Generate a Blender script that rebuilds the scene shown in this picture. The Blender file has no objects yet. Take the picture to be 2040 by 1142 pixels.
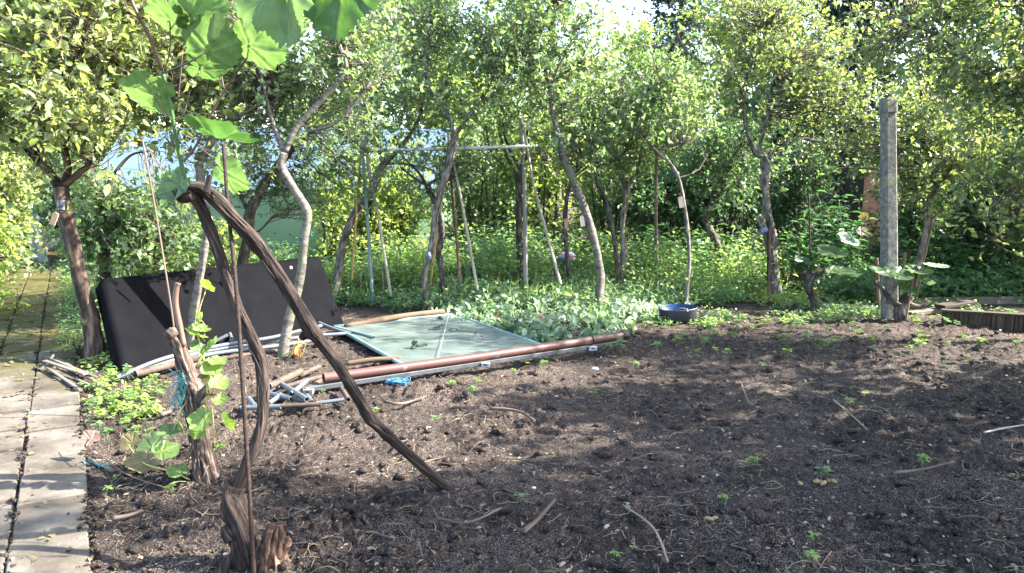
import bpy, math, random
import numpy as np

random.seed(11)
rng = np.random.default_rng(11)
sc = bpy.context.scene
COL = sc.collection

# ------------------------------------------------------------------ camera
F, CX, CY, CAMZ = 1484.0, 1020.0, 571.0, 1.55
PITCH = math.atan((571 - 360) / 1484)
SP, CP = math.sin(PITCH), math.cos(PITCH)

def P(px, py, zc):
    """world point seen at photo pixel (px,py) at depth zc"""
    x = (px - CX) / F
    v = -(py - CY) / F
    return np.array([x * zc, (CP + v * SP) * zc, CAMZ + (-SP + v * CP) * zc])

def D(py, z=0.0):
    v = -(py - CY) / F
    return (z - CAMZ) / (-SP + v * CP)

def G(px, py, z=0.0):
    return P(px, py, D(py, z))

cam = bpy.data.cameras.new('camera')
cam.sensor_width = 36
cam.lens = 36 * F / 2040
cam.clip_start = 0.05
cam.clip_end = 500
camo = bpy.data.objects.new('camera', cam)
camo.location = (0, 0, CAMZ)
camo.rotation_euler = (math.pi / 2 - PITCH, 0, 0)
COL.objects.link(camo)
sc.camera = camo

# ------------------------------------------------------------------ noise
def _hash(ix, iy, seed):
    h = (ix.astype(np.int64) * 374761393 + iy.astype(np.int64) * 668265263 + seed * 974711) & 0x7fffffff
    h = ((h ^ (h >> 13)) * 1274126177) & 0x7fffffff
    return ((h ^ (h >> 16)) & 0xffff) / 65535.0

def vnoise(x, y, seed=0):
    x = np.asarray(x, float); y = np.asarray(y, float)
    ix = np.floor(x).astype(np.int64); iy = np.floor(y).astype(np.int64)
    fx = x - ix; fy = y - iy
    fx = fx * fx * fx * (fx * (fx * 6 - 15) + 10); fy = fy * fy * fy * (fy * (fy * 6 - 15) + 10)
    a = _hash(ix, iy, seed); b = _hash(ix + 1, iy, seed); c = _hash(ix, iy + 1, seed); d = _hash(ix + 1, iy + 1, seed)
    return (a + (b - a) * fx + (c - a) * fy + (a - b - c + d) * fx * fy) * 2 - 1

def fbm(x, y, seed=0, oct=3):
    s = 0; amp = 1; tot = 0
    for o in range(oct):
        s = s + amp * vnoise(x * 2 ** o + 17.3 * o, y * 2 ** o - 9.1 * o, seed + o); tot += amp; amp *= .5
    return s / tot

# ------------------------------------------------------------------ mesh building
class MB:
    def __init__(s):
        s.V = []; s.T = []; s.Q = []; s.M3 = []; s.M4 = []; s.TC = []; s.A = []; s.n = 0
    def add(s, V, quads=None, tris=None, tc=None, mat=0, att=None):
        V = np.asarray(V, float).reshape(-1, 3)
        s.V.append(V)
        s.TC.append(V if tc is None else np.asarray(tc, float).reshape(-1, 3))
        s.A.append(np.zeros(len(V)) if att is None else np.asarray(att, float))
        if quads is not None and len(quads):
            q = np.asarray(quads, np.int64).reshape(-1, 4) + s.n; s.Q.append(q); s.M4.append(np.full(len(q), mat))
        if tris is not None and len(tris):
            t = np.asarray(tris, np.int64).reshape(-1, 3) + s.n; s.T.append(t); s.M3.append(np.full(len(t), mat))
        s.n += len(V)
        return s
    def build(s, name, mats, parent=None, smooth=True, origin=None):
        V = np.concatenate(s.V)
        o = np.zeros(3)
        if parent is not None: o = np.array(parent['_o'])
        elif origin is not None: o = np.array(origin, float)
        V = V - o
        q = np.concatenate(s.Q) if s.Q else np.zeros((0, 4), np.int64)
        t = np.concatenate(s.T) if s.T else np.zeros((0, 3), np.int64)
        me = bpy.data.meshes.new(name)
        me.vertices.add(len(V)); me.vertices.foreach_set('co', V.astype(np.float32).ravel())
        lv = np.concatenate([q.ravel(), t.ravel()]).astype(np.int32)
        me.loops.add(len(lv)); me.loops.foreach_set('vertex_index', lv)
        npoly = len(q) + len(t)
        ls = np.concatenate([np.arange(len(q)) * 4, len(q) * 4 + np.arange(len(t)) * 3]).astype(np.int32)
        me.polygons.add(npoly); me.polygons.foreach_set('loop_start', ls)
        lt = np.concatenate([np.full(len(q), 4), np.full(len(t), 3)]).astype(np.int32)
        try: me.polygons.foreach_set('loop_total', lt)
        except Exception: pass
        mi = np.concatenate((s.M4 or [np.zeros(0)]) + (s.M3 or [np.zeros(0)])).astype(np.int32)
        me.polygons.foreach_set('material_index', mi)
        me.polygons.foreach_set('use_smooth', np.full(npoly, smooth))
        at = me.attributes.new('tc', 'FLOAT_VECTOR', 'POINT')
        at.data.foreach_set('vector', np.concatenate(s.TC).astype(np.float32).ravel())
        aa = np.concatenate(s.A)
        if np.any(aa):
            a2 = me.attributes.new('mark', 'FLOAT', 'POINT'); a2.data.foreach_set('value', aa.astype(np.float32))
        me.update(calc_edges=True)
        for m in (mats if isinstance(mats, (list, tuple)) else [mats]): me.materials.append(m)
        ob = bpy.data.objects.new(name, me)
        COL.objects.link(ob)
        if parent is not None: ob.parent = parent
        else: ob.location = o
        return ob

def tag(o, label=None, cat=None, group=None, kind=None):
    if label: o['label'] = label
    if cat: o['category'] = cat
    if group: o['group'] = group
    if kind: o['kind'] = kind
    return o

def thing(name, loc, label, cat, group=None):
    e = bpy.data.objects.new(name, None)
    e.empty_display_size = .1
    e.location = tuple(float(v) for v in loc)
    e['_o'] = [float(v) for v in loc]
    COL.objects.link(e)
    return tag(e, label, cat, group)

def copy_thing(o, loc, rot, scale=1.0, label=None, group=None):
    c = o.copy(); COL.objects.link(c)
    c.location = loc; c.rotation_euler = rot; c.scale = (scale,) * 3 if np.isscalar(scale) else scale
    if label: c['label'] = label
    if group: c['group'] = group
    for ch in o.children:
        d = ch.copy(); COL.objects.link(d); d.parent = c
    return c

def nrm(v):
    v = np.asarray(v, float)
    return v / np.maximum(np.linalg.norm(v, axis=-1, keepdims=True), 1e-9)

def resample(pts, rad, res):
    pts = np.asarray(pts, float); rad = np.asarray(rad, float)
    n = len(pts)
    if n < 3 and res <= 1: return pts, rad
    Pp = np.vstack([2 * pts[0] - pts[1], pts, 2 * pts[-1] - pts[-2]])
    o = []; r = []
    for i in range(n - 1):
        p0, p1, p2, p3 = Pp[i:i + 4]
        for k in range(res):
            t = k / res
            o.append(.5 * ((2 * p1) + (-p0 + p2) * t + (2 * p0 - 5 * p1 + 4 * p2 - p3) * t * t + (-p0 + 3 * p1 - 3 * p2 + p3) * t ** 3))
            r.append(rad[i] + (rad[i + 1] - rad[i]) * t)
    o.append(pts[-1]); r.append(rad[-1])
    return np.array(o), np.array(r)

def tube(mb, pts, rad, n=10, res=4, bark=0.0, fine=0.0, seed=0, mat=0, cap=True, twist=0.0, knots=0.0, hollow=False, rib=None):
    p, r = resample(pts, rad, res)
    m = len(p)
    tan = nrm(np.gradient(p, axis=0))
    u = np.cross(tan[0], [0.3, 0.2, 1.0] if abs(tan[0][2]) < .9 else [1, 0.1, 0]); u = nrm(u)
    U = [u]
    for i in range(1, m):
        u = U[-1] - tan[i] * np.dot(U[-1], tan[i]); U.append(nrm(u))
    U = np.array(U); W = np.cross(tan, U)
    s = np.concatenate([[0], np.cumsum(np.linalg.norm(np.diff(p, axis=0), axis=1))])
    th = np.arange(n) / n * 2 * np.pi
    TH, S = np.meshgrid(th, s)
    R = r[:, None] * np.ones((1, n))
    if bark or fine or knots:
        TT = TH + twist * S
        c1 = np.cos(TT); s1 = np.sin(TT)
        if bark:  # long ridges following the grain
            R = R * (1 + bark * (vnoise(c1 * 2.6 + 7 + S * 1.2, s1 * 2.6 + S * 2.0, seed) * .6 + vnoise(c1 * 6 + S * 4, s1 * 6 + 31 - S * 3, seed + 3) * .5))
        if fine:
            rr = vnoise(TT * n / 7.0, S * 16, seed + 5)
            R = R * (1 + fine * rr)
        if knots:
            R = R * (1 + knots * np.maximum(0, fbm(c1 * 1.3 + S * 9, s1 * 1.3 - S * 7, seed + 9, 2)) * 2)
    if rib is not None:
        R = R * (1 + rib[1] * (np.sin(S / rib[0] * 2 * np.pi + TH) > .2))
    V = p[:, None, :] + R[..., None] * (np.cos(TH)[..., None] * U[:, None, :] + np.sin(TH)[..., None] * W[:, None, :])
    i, j = np.meshgrid(np.arange(m - 1), np.arange(n), indexing='ij')
    j2 = (j + 1) % n
    q = np.stack([i * n + j, i * n + j2, (i + 1) * n + j2, (i + 1) * n + j], -1).reshape(-1, 4)
    tc = np.stack([R * np.cos(TH + twist * S), R * np.sin(TH + twist * S), S + seed * 1.7], -1)
    V = V.reshape(-1, 3); tc = tc.reshape(-1, 3)
    tris = []
    if cap and not hollow:
        V = np.vstack([V, p[0], p[-1]]); tc = np.vstack([tc, [0, 0, s[0]], [0, 0, s[-1]]])
        b = m * n
        for k in range(n):
            tris.append((b, (k + 1) % n, k)); tris.append((b + 1, (m - 1) * n + k, (m - 1) * n + (k + 1) % n))
    mb.add(V, q, tris, tc=tc, mat=mat)
    if hollow:  # open tube with a wall: inner skin and rim rings
        Ri = R * hollow
        Vi = (p[:, None, :] + Ri[..., None] * (np.cos(TH)[..., None] * U[:, None, :] + np.sin(TH)[..., None] * W[:, None, :])).reshape(-1, 3)
        Vo = V[:m * n]
        mb.add(Vi, q[:, ::-1], tc=tc[:m * n], mat=mat)
        for row in (0, m - 1):
            a = Vo[row * n:(row + 1) * n]; bb = Vi[row * n:(row + 1) * n]
            k = np.arange(n); k2 = (k + 1) % n
            qq = np.stack([k, k2, n + k2, n + k], -1)
            if row == 0: qq = qq[:, ::-1]
            mb.add(np.vstack([a, bb]), qq, mat=mat)
    return p, r

def twigs(mb, A, B, r0, r1, bend=.12, K=4, n=3, mat=0, r=rng):
    """many thin tapering twigs at once, from A to B (T,3); returns the path points (T,K,3)"""
    T = len(A)
    if T == 0: return np.zeros((0, K, 3))
    L = np.linalg.norm(B - A, axis=1, keepdims=True)
    t = np.linspace(0, 1, K)[None, :, None]
    pts = A[:, None] * (1 - t) + B[:, None] * t
    off = r.normal(size=(T, 1, 3)) * L[:, None] * bend + np.array([0, 0, -.06]) * L[:, None]
    pts = pts + off * (4 * t * (1 - t)) * .6 + r.normal(size=(T, K, 3)) * L[:, None] * .02 * (t > 0)
    tan = nrm(np.gradient(pts, axis=1))
    ref = np.where(np.abs(tan[..., 2:3]) < .8, np.array([0, 0, 1.]), np.array([1., 0, 0]))
    U = nrm(np.cross(tan, ref)); W = np.cross(tan, U)
    rad = (np.asarray(r0).reshape(-1, 1) * (1 - t[..., 0]) + np.asarray(r1).reshape(-1, 1) * t[..., 0])
    th = np.arange(n) / n * 2 * np.pi
    V = pts[:, :, None] + rad[:, :, None, None] * (np.cos(th)[None, None, :, None] * U[:, :, None] + np.sin(th)[None, None, :, None] * W[:, :, None])
    i, j = np.meshgrid(np.arange(K - 1), np.arange(n), indexing='ij')
    q = np.stack([i * n + j, i * n + (j + 1) % n, (i + 1) * n + (j + 1) % n, (i + 1) * n + j], -1).reshape(-1, 4)
    Q = (q[None] + (np.arange(T) * K * n)[:, None, None]).reshape(-1, 4)
    mb.add(V.reshape(-1, 3), Q, mat=mat)
    return pts

KITE = (np.array([[0, 0, 0], [.45, -.5, .12], [.5, 0, 0.0], [.45, .5, .12], [1, 0, -.1]]),
        [(0, 1, 2), (0, 2, 3), (2, 1, 4), (3, 2, 4)], [])
OVAL = (np.array([[0, 0, 0], [.28, -.42, .10], [.3, 0, 0], [.28, .42, .10], [.68, -.40, .08], [.7, 0, -.04], [.68, .40, .08], [1, 0, -.16]]),
        [(0, 1, 2), (0, 2, 3), (5, 4, 7), (6, 5, 7)], [(1, 4, 5, 2), (2, 5, 6, 3)])
STRIP = (np.array([[0, -.5, 0], [0, .5, 0], [.4, -.6, .05], [.4, .6, .05], [.75, -.4, .02], [.75, .4, .02], [1, 0, -.12]]),
         [(4, 6, 5)], [(0, 2, 3, 1), (2, 4, 5, 3)])

def leaves(mb, pos, tip, normal, size, width=.6, tmpl=KITE, mat=0):
    pos = np.asarray(pos); n = len(pos)
    if n == 0: return
    L = nrm(tip); N = nrm(normal - L * np.sum(normal * L, -1, keepdims=True)); W = np.cross(N, L)
    tv, tt, tq = tmpl
    size = np.broadcast_to(np.asarray(size, float), (n,))
    width = np.broadcast_to(np.asarray(width, float), (n,))
    V = pos[:, None] + size[:, None, None] * (tv[None, :, 0:1] * L[:, None] + (tv[None, :, 1:2] * width[:, None, None]) * W[:, None] + tv[None, :, 2:3] * N[:, None])
    k = len(tv)
    o = (np.arange(n) * k)[:, None, None]
    mb.add(V.reshape(-1, 3), (np.array(tq)[None] + o).reshape(-1, 4) if tq else None, (np.array(tt)[None] + o).reshape(-1, 3) if tt else None, mat=mat)

def rdir(n, r=rng):
    return nrm(r.normal(size=(n, 3)))

# ------------------------------------------------------------------ materials
def new_mat(name):
    m = bpy.data.materials.new(name); m.use_nodes = True
    nt = m.node_tree; nt.nodes.clear()
    return m, nt.nodes, nt.links

def ramp(nodes, stops):
    n = nodes.new('ShaderNodeValToRGB')
    e = n.color_ramp.elements
    while len(e) > 1: e.remove(e[-1])
    e[0].position = stops[0][0]; e[0].color = (*stops[0][1], 1)
    for p, c in stops[1:]:
        x = e.new(p); x.color = (*c, 1)
    return n

def leaf_mat(name, cols, trans=.42, tmul=(1.5, 1.6, .55), rough=.45, nscale=1.3, spec=.35):
    m, N, L = new_mat(name)
    geo = N.new('ShaderNodeNewGeometry')
    tco = N.new('ShaderNodeTexCoord')
    no = N.new('ShaderNodeTexNoise'); no.inputs['Scale'].default_value = nscale; no.inputs['Detail'].default_value = 2
    L.new(tco.outputs['Object'], no.inputs['Vector'])
    mx = N.new('ShaderNodeMath'); mx.operation = 'MULTIPLY_ADD'; mx.inputs[1].default_value = .62
    a2 = N.new('ShaderNodeMath'); a2.operation = 'MULTIPLY_ADD'; a2.inputs[1].default_value = .9; a2.inputs[2].default_value = -.27
    L.new(no.outputs['Fac'], a2.inputs[0])
    L.new(geo.outputs['Random Per Island'], mx.inputs[0]); L.new(a2.outputs[0], mx.inputs[2])
    cr = ramp(N, cols); L.new(mx.outputs[0], cr.inputs['Fac'])
    bs = N.new('ShaderNodeBsdfPrincipled'); bs.inputs['Roughness'].default_value = rough
    bs.inputs['Specular IOR Level'].default_value = spec
    L.new(cr.outputs['Color'], bs.inputs['Base Color'])
    tr = N.new('ShaderNodeBsdfTranslucent')
    mu = N.new('ShaderNodeMix'); mu.data_type = 'RGBA'; mu.blend_type = 'MULTIPLY'; mu.inputs[0].default_value = 1
    L.new(cr.outputs['Color'], mu.inputs[6]); mu.inputs[7].default_value = (*tmul, 1)
    L.new(mu.outputs[2], tr.inputs['Color'])
    ms = N.new('ShaderNodeMixShader'); ms.inputs[0].default_value = trans
    L.new(bs.outputs[0], ms.inputs[1]); L.new(tr.outputs[0], ms.inputs[2])
    out = N.new('ShaderNodeOutputMaterial'); L.new(ms.outputs[0], out.inputs[0])
    return m

def noise_mat(name, stops, scale=8, detail=6, stretch=(1, 1, 1), rough=.8, bump=.3, bscale=None, coord='tc', spec=.3, metallic=0, dist=.01, rough_noise=.5, spots=None):
    m, N, L = new_mat(name)
    if coord == 'tc':
        at = N.new('ShaderNodeAttribute'); at.attribute_name = 'tc'; src = at.outputs['Vector']
    else:
        at = N.new('ShaderNodeTexCoord'); src = at.outputs['Object']
    mp = N.new('ShaderNodeMapping'); mp.inputs['Scale'].default_value = stretch
    L.new(src, mp.inputs['Vector'])
    no = N.new('ShaderNodeTexNoise'); no.inputs['Scale'].default_value = scale; no.inputs['Detail'].default_value = detail
    no.inputs['Roughness'].default_value = rough_noise + .1
    L.new(mp.outputs[0], no.inputs['Vector'])
    cr = ramp(N, stops); L.new(no.outputs['Fac'], cr.inputs['Fac'])
    bs = N.new('ShaderNodeBsdfPrincipled'); bs.inputs['Roughness'].default_value = rough
    bs.inputs['Specular IOR Level'].default_value = spec; bs.inputs['Metallic'].default_value = metallic
    colout = cr.outputs['Color']
    if spots:
        n3 = N.new('ShaderNodeTexNoise'); n3.inputs['Scale'].default_value = spots[0]; n3.inputs['Detail'].default_value = 5
        L.new(src, n3.inputs['Vector'])
        r3 = ramp(N, [(spots[1], (0, 0, 0)), (spots[1] + spots[3], (1, 1, 1))]); L.new(n3.outputs['Fac'], r3.inputs['Fac'])
        mm = N.new('ShaderNodeMix'); mm.data_type = 'RGBA'
        L.new(r3.outputs['Color'], mm.inputs[0]); L.new(colout, mm.inputs[6]); mm.inputs[7].default_value = (*spots[2], 1)
        colout = mm.outputs[2]
    L.new(colout, bs.inputs['Base Color'])
    if bump:
        n2 = N.new('ShaderNodeTexNoise'); n2.inputs['Scale'].default_value = bscale or scale * 2; n2.inputs['Detail'].default_value = 6
        L.new(mp.outputs[0], n2.inputs['Vector'])
        bp = N.new('ShaderNodeBump'); bp.inputs['Strength'].default_value = bump; bp.inputs['Distance'].default_value = dist
        L.new(n2.outputs['Fac'], bp.inputs['Height']); L.new(bp.outputs[0], bs.inputs['Normal'])
    out = N.new('ShaderNodeOutputMaterial'); L.new(bs.outputs[0], out.inputs[0])
    return m

M = {}
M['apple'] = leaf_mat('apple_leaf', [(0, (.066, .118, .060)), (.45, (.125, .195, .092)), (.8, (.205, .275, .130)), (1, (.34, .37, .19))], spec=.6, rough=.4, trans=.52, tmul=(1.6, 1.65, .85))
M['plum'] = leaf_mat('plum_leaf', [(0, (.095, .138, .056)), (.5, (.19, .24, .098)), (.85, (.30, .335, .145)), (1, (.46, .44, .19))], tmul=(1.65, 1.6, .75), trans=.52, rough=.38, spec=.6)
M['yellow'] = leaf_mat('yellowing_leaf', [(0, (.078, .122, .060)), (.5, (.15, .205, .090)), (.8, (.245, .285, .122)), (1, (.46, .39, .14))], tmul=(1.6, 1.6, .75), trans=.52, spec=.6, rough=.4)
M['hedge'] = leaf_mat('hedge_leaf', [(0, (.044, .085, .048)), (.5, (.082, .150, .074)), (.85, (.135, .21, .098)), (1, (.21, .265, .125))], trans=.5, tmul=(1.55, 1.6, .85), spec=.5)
M['bright'] = leaf_mat('bright_leaf', [(0, (.115, .18, .058)), (.5, (.20, .275, .086)), (.85, (.295, .36, .12)), (1, (.44, .44, .17))], trans=.6, tmul=(1.85, 1.8, .85), nscale=.6)  # sunlit glow of the back foliage is put into this leaf colour
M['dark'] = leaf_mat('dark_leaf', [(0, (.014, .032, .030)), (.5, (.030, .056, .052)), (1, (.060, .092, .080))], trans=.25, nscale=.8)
M['ground'] = leaf_mat('ground_leaf', [(0, (.072, .135, .060)), (.45, (.135, .225, .094)), (.8, (.22, .315, .13)), (1, (.40, .42, .18))], trans=.52, tmul=(1.6, 1.6, .8), spec=.5)
M['weed'] = leaf_mat('weed_leaf', [(0, (.12, .20, .06)), (.5, (.20, .285, .088)), (1, (.38, .40, .14))], trans=.52, tmul=(1.5, 1.5, .7))
M['wilt'] = leaf_mat('wilted_leaf', [(0, (.08, .135, .078)), (.45, (.16, .23, .135)), (.75, (.28, .345, .25)), (1, (.48, .51, .42))], trans=.4, tmul=(1.3, 1.4, .85))
M['nettle'] = leaf_mat('nettle_leaf', [(0, (.036, .085, .040)), (.6, (.074, .150, .064)), (1, (.13, .225, .088))], trans=.45, tmul=(1.5, 1.6, .8), spec=.5)
M['tall'] = leaf_mat('tall_plant_leaf', [(0, (.026, .070, .034)), (.6, (.055, .125, .055)), (1, (.10, .19, .08))], trans=.4, tmul=(1.5, 1.6, .8), spec=.5)

def vine_leaf_mat(name, base, vein, trans, tmul=(1.6, 1.65, .5)):
    m, N, L = new_mat(name)
    at = N.new('ShaderNodeAttribute'); at.attribute_name = 'mark'
    tc = N.new('ShaderNodeAttribute'); tc.attribute_name = 'tc'
    no = N.new('ShaderNodeTexNoise'); no.inputs['Scale'].default_value = 5; no.inputs['Detail'].default_value = 8
    L.new(tc.outputs['Vector'], no.inputs['Vector'])
    geo = N.new('ShaderNodeNewGeometry')
    cr = ramp(N, [(.3, tuple(c * .72 for c in base)), (.7, tuple(c * 1.2 for c in base))]); L.new(no.outputs['Fac'], cr.inputs['Fac'])
    mv = N.new('ShaderNodeMix'); mv.data_type = 'RGBA'; L.new(at.outputs['Fac'], mv.inputs[0]); L.new(cr.outputs['Color'], mv.inputs[6]); mv.inputs[7].default_value = (*vein, 1)
    bs = N.new('ShaderNodeBsdfPrincipled'); bs.inputs['Roughness'].default_value = .42; bs.inputs['Specular IOR Level'].default_value = .45
    L.new(mv.outputs[2], bs.inputs['Base Color'])
    bp = N.new('ShaderNodeBump'); bp.inputs['Strength'].default_value = .5; bp.inputs['Distance'].default_value = .004
    n2 = N.new('ShaderNodeTexNoise'); n2.inputs['Scale'].default_value = 22; n2.inputs['Detail'].default_value = 4; L.new(tc.outputs['Vector'], n2.inputs['Vector'])
    L.new(n2.outputs['Fac'], bp.inputs['Height']); L.new(bp.outputs[0], bs.inputs['Normal'])
    tr = N.new('ShaderNodeBsdfTranslucent')
    mu = N.new('ShaderNodeMix'); mu.data_type = 'RGBA'; mu.blend_type = 'MULTIPLY'; mu.inputs[0].default_value = 1
    L.new(mv.outputs[2], mu.inputs[6]); mu.inputs[7].default_value = (*tmul, 1); L.new(mu.outputs[2], tr.inputs['Color'])
    ms = N.new('ShaderNodeMixShader'); ms.inputs[0].default_value = trans
    L.new(bs.outputs[0], ms.inputs[1]); L.new(tr.outputs[0], ms.inputs[2])
    out = N.new('ShaderNodeOutputMaterial'); L.new(ms.outputs[0], out.inputs[0])
    return m
M['vleaf'] = vine_leaf_mat('vine_leaf_green', (.092, .150, .052), (.14, .195, .08), .52, (1.15, 1.28, .75))
M['vleaf_dark'] = vine_leaf_mat('vine_leaf_dark', (.05, .10, .036), (.085, .14, .058), .45, (1.2, 1.4, .65))
M['vleaf_lit'] = vine_leaf_mat('vine_leaf_lit', (.15, .235, .055), (.24, .30, .10), .5, (1.5, 1.5, .6))  # paler copy of the vine leaf, sunlight put into its colour
M['vleaf_yel'] = vine_leaf_mat('vine_leaf_yellow', (.13, .11, .04), (.18, .16, .07), .4, (1.3, 1.2, .6))

M['bark'] = noise_mat('apple_bark', [(.36, (.035, .028, .023)), (.52, (.12, .100, .083)), (.68, (.26, .225, .188))], 26, 7, (1, 1, .35), .85, .5, 40)
M['bark_pale'] = noise_mat('smooth_pale_bark', [(.36, (.040, .034, .027)), (.5, (.090, .077, .062)), (.66, (.16, .140, .116))], 20, 7, (.6, .6, 1.6), .75, .4, 30, spots=(7, .56, (.09, .10, .05), .12))
M['bark_dark'] = noise_mat('dark_bark', [(.36, (.014, .011, .009)), (.52, (.050, .040, .032)), (.68, (.13, .108, .088))], 25, 7, (1, 1, .35), .9, .7, 45, spots=(6, .6, (.09, .11, .04), .1))
M['bark_red'] = noise_mat('red_brown_bark', [(.38, (.010, .006, .005)), (.5, (.040, .024, .017)), (.64, (.13, .085, .06))], 18, 7, (1, 1, .2), .85, .6, 30, spots=(5, .58, (.17, .19, .05), .12))
M['twig'] = noise_mat('twig', [(.3, (.05, .038, .028)), (.7, (.14, .112, .085))], 12, 3, rough=.85, bump=0)
M['vinebark'] = noise_mat('vine_bark', [(.36, (.004, .0028, .0022)), (.46, (.016, .010, .0075)), (.56, (.033, .021, .0155)), (.72, (.092, .066, .051))], 85, 9, (1, 1, .085), .9, 1.0, 130, dist=.008)
M['vinepale'] = noise_mat('vine_bark_pale', [(.36, (.009, .005, .004)), (.46, (.038, .023, .017)), (.56, (.09, .063, .048)), (.70, (.26, .20, .165))], 80, 8, (1, 1, .05), .9, .9, 110, dist=.006)
M['vinehead'] = noise_mat('vine_head_bark', [(.38, (.012, .007, .005)), (.52, (.055, .028, .018)), (.66, (.16, .095, .065))], 40, 7, (1, 1, .5), .9, .8, 60)
M['stem_green'] = noise_mat('green_shoot', [(.3, (.04, .09, .035)), (.7, (.08, .15, .055))], 12, 3, (1, 1, .3), .5, 0)
M['stem_brown'] = noise_mat('brown_shoot', [(.3, (.06, .035, .028)), (.7, (.14, .085, .06))], 12, 3, (1, 1, .3), .55, 0)
M['stem_yel'] = noise_mat('yellow_stalk', [(.3, (.28, .24, .06)), (.7, (.42, .36, .12))], 12, 3, (1, 1, .3), .6, 0)
M['rust'] = noise_mat('rusty_steel', [(.3, (.012, .008, .007)), (.55, (.028, .016, .012)), (.75, (.06, .032, .022))], 60, 5, rough=.85, bump=.3, metallic=.2)
M['cane'] = noise_mat('weathered_cane', [(.3, (.2, .165, .12)), (.7, (.36, .31, .235))], 20, 5, (1, 1, .1), .7, .2)
M['bamboo'] = noise_mat('yellow_bamboo', [(.3, (.34, .20, .06)), (.7, (.52, .34, .11))], 20, 4, (1, 1, .1), .5, .1)
M['stake'] = noise_mat('brown_stake', [(.3, (.075, .045, .032)), (.7, (.16, .104, .074))], 25, 5, (1, 1, .06), .75, .3)
M['whitewood'] = noise_mat('bleached_batten', [(.3, (.5, .46, .42)), (.7, (.74, .7, .66))], 25, 5, (1, 1, .06), .7, .2)
M['greypost'] = noise_mat('grey_dead_wood', [(.3, (.11, .10, .09)), (.7, (.26, .24, .215))], 40, 6, (1, 1, .06), .85, .5)
M['metal_green'] = noise_mat('green_coated_tube', [(.3, (.10, .15, .14)), (.7, (.20, .26, .24))], 15, 4, (1, 1, .2), .5, 0)
M['wood'] = noise_mat('weathered_lath', [(.3, (.06, .05, .039)), (.5, (.11, .095, .075)), (.7, (.18, .157, .125))], 18, 6, (1, 1, .08), .85, .4)
M['roundwood'] = noise_mat('round_wood', [(.3, (.06, .038, .022)), (.7, (.14, .095, .058))], 20, 6, (1, 1, .1), .85, .4)
M['palisade'] = noise_mat('palisade_wood', [(.3, (.020, .014, .010)), (.55, (.045, .033, .022)), (.75, (.09, .066, .044))], 16, 6, (1, 1, .12), .9, .5)
M['blackpanel'] = noise_mat('black_panel', [(.3, (.0030, .0030, .0036)), (.65, (.0050, .0050, .0060)), (.85, (.012, .012, .013))], 3.5, 8, rough=.85, bump=.12, bscale=60, coord='obj', spec=.03, spots=(24, .70, (.022, .0215, .0225), .08))
M['gpanel'] = noise_mat('green_sheet', [(.3, (.052, .070, .063)), (.5, (.076, .096, .087)), (.7, (.105, .127, .116))], 4, 9, rough=.42, bump=.15, bscale=90, coord='obj', spec=.4, spots=(3.0, .60, (.135, .142, .12), .15))
M['gframe'] = noise_mat('green_frame', [(.3, (.11, .19, .175)), (.7, (.18, .26, .24))], 10, 4, rough=.4, bump=0, coord='obj')
M['pvc'] = noise_mat('grey_pvc', [(.3, (.055, .063, .072)), (.55, (.09, .102, .115)), (.8, (.13, .138, .148))], 9, 6, (1, 1, .5), .42, .05, spots=(11, .56, (.17, .12, .085), .14))
M['pvcdirt'] = noise_mat('muddy_pvc', [(.35, (.035, .025, .018)), (.6, (.085, .06, .043)), (.8, (.17, .155, .145))], 14, 6, rough=.8, bump=.3)
M['pipe'] = noise_mat('brown_downpipe', [(.3, (.058, .026, .022)), (.55, (.088, .040, .033)), (.8, (.14, .075, .062))], 7, 7, (1, 1, .15), .45, .05, spots=(14, .62, (.17, .115, .095), .12))
M['gutter'] = noise_mat('grey_rail', [(.3, (.035, .037, .04)), (.7, (.075, .078, .082))], 10, 4, rough=.5, bump=0)
M['whiteplastic'] = noise_mat('white_plastic', [(.3, (.24, .24, .24)), (.7, (.36, .36, .36))], 20, 3, rough=.4, bump=0)
M['concrete_post'] = noise_mat('post_concrete', [(.34, (.072, .069, .063)), (.5, (.125, .119, .108)), (.64, (.195, .186, .168))], 22, 9, rough=.9, bump=.6, bscale=70, coord='obj', spots=(5, .58, (.16, .18, .095), .12))
M['tagwood'] = noise_mat('tag_wood', [(.3, (.30, .17, .10)), (.7, (.46, .29, .18))], 30, 4, (1, 1, .2), .7, .1)
M['tagpale'] = noise_mat('tag_wood_pale', [(.3, (.48, .33, .25)), (.7, (.62, .46, .36))], 30, 4, (1, 1, .2), .7, .1)
M['cup'] = noise_mat('black_cup_plastic', [(.3, (.025, .027, .035)), (.7, (.06, .065, .08))], 10, 4, rough=.32, bump=0)
M['cupblue'] = noise_mat('blue_grey_cup', [(.3, (.07, .09, .15)), (.7, (.14, .16, .24))], 10, 4, rough=.35, bump=0)
M['bowlblack'] = noise_mat('black_rubber', [(.3, (.02, .021, .026)), (.7, (.045, .046, .055))], 10, 5, rough=.5, bump=.1)
M['bowlblue'] = noise_mat('blue_plastic', [(.3, (.006, .018, .060)), (.7, (.014, .038, .115))], 6, 4, rough=.35, bump=0)
M['twine'] = noise_mat('blue_twine', [(.3, (.016, .075, .13)), (.7, (.045, .15, .22))], 30, 4, rough=.7, bump=0)
M['twine_green'] = noise_mat('teal_twine', [(.3, (.02, .12, .12)), (.7, (.06, .24, .25))], 30, 4, rough=.7, bump=0)
M['string'] = noise_mat('white_string', [(.3, (.2, .215, .2)), (.7, (.3, .31, .29))], 30, 4, rough=.8, bump=0)
M['film_plain'] = noise_mat('greenhouse_roof_film', [(.3, (.52, .68, .76)), (.5, (.64, .77, .84)), (.75, (.76, .85, .9))], 1.2, 5, rough=.25, bump=.2, bscale=3, coord='obj', spec=.5, dist=.05)
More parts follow.
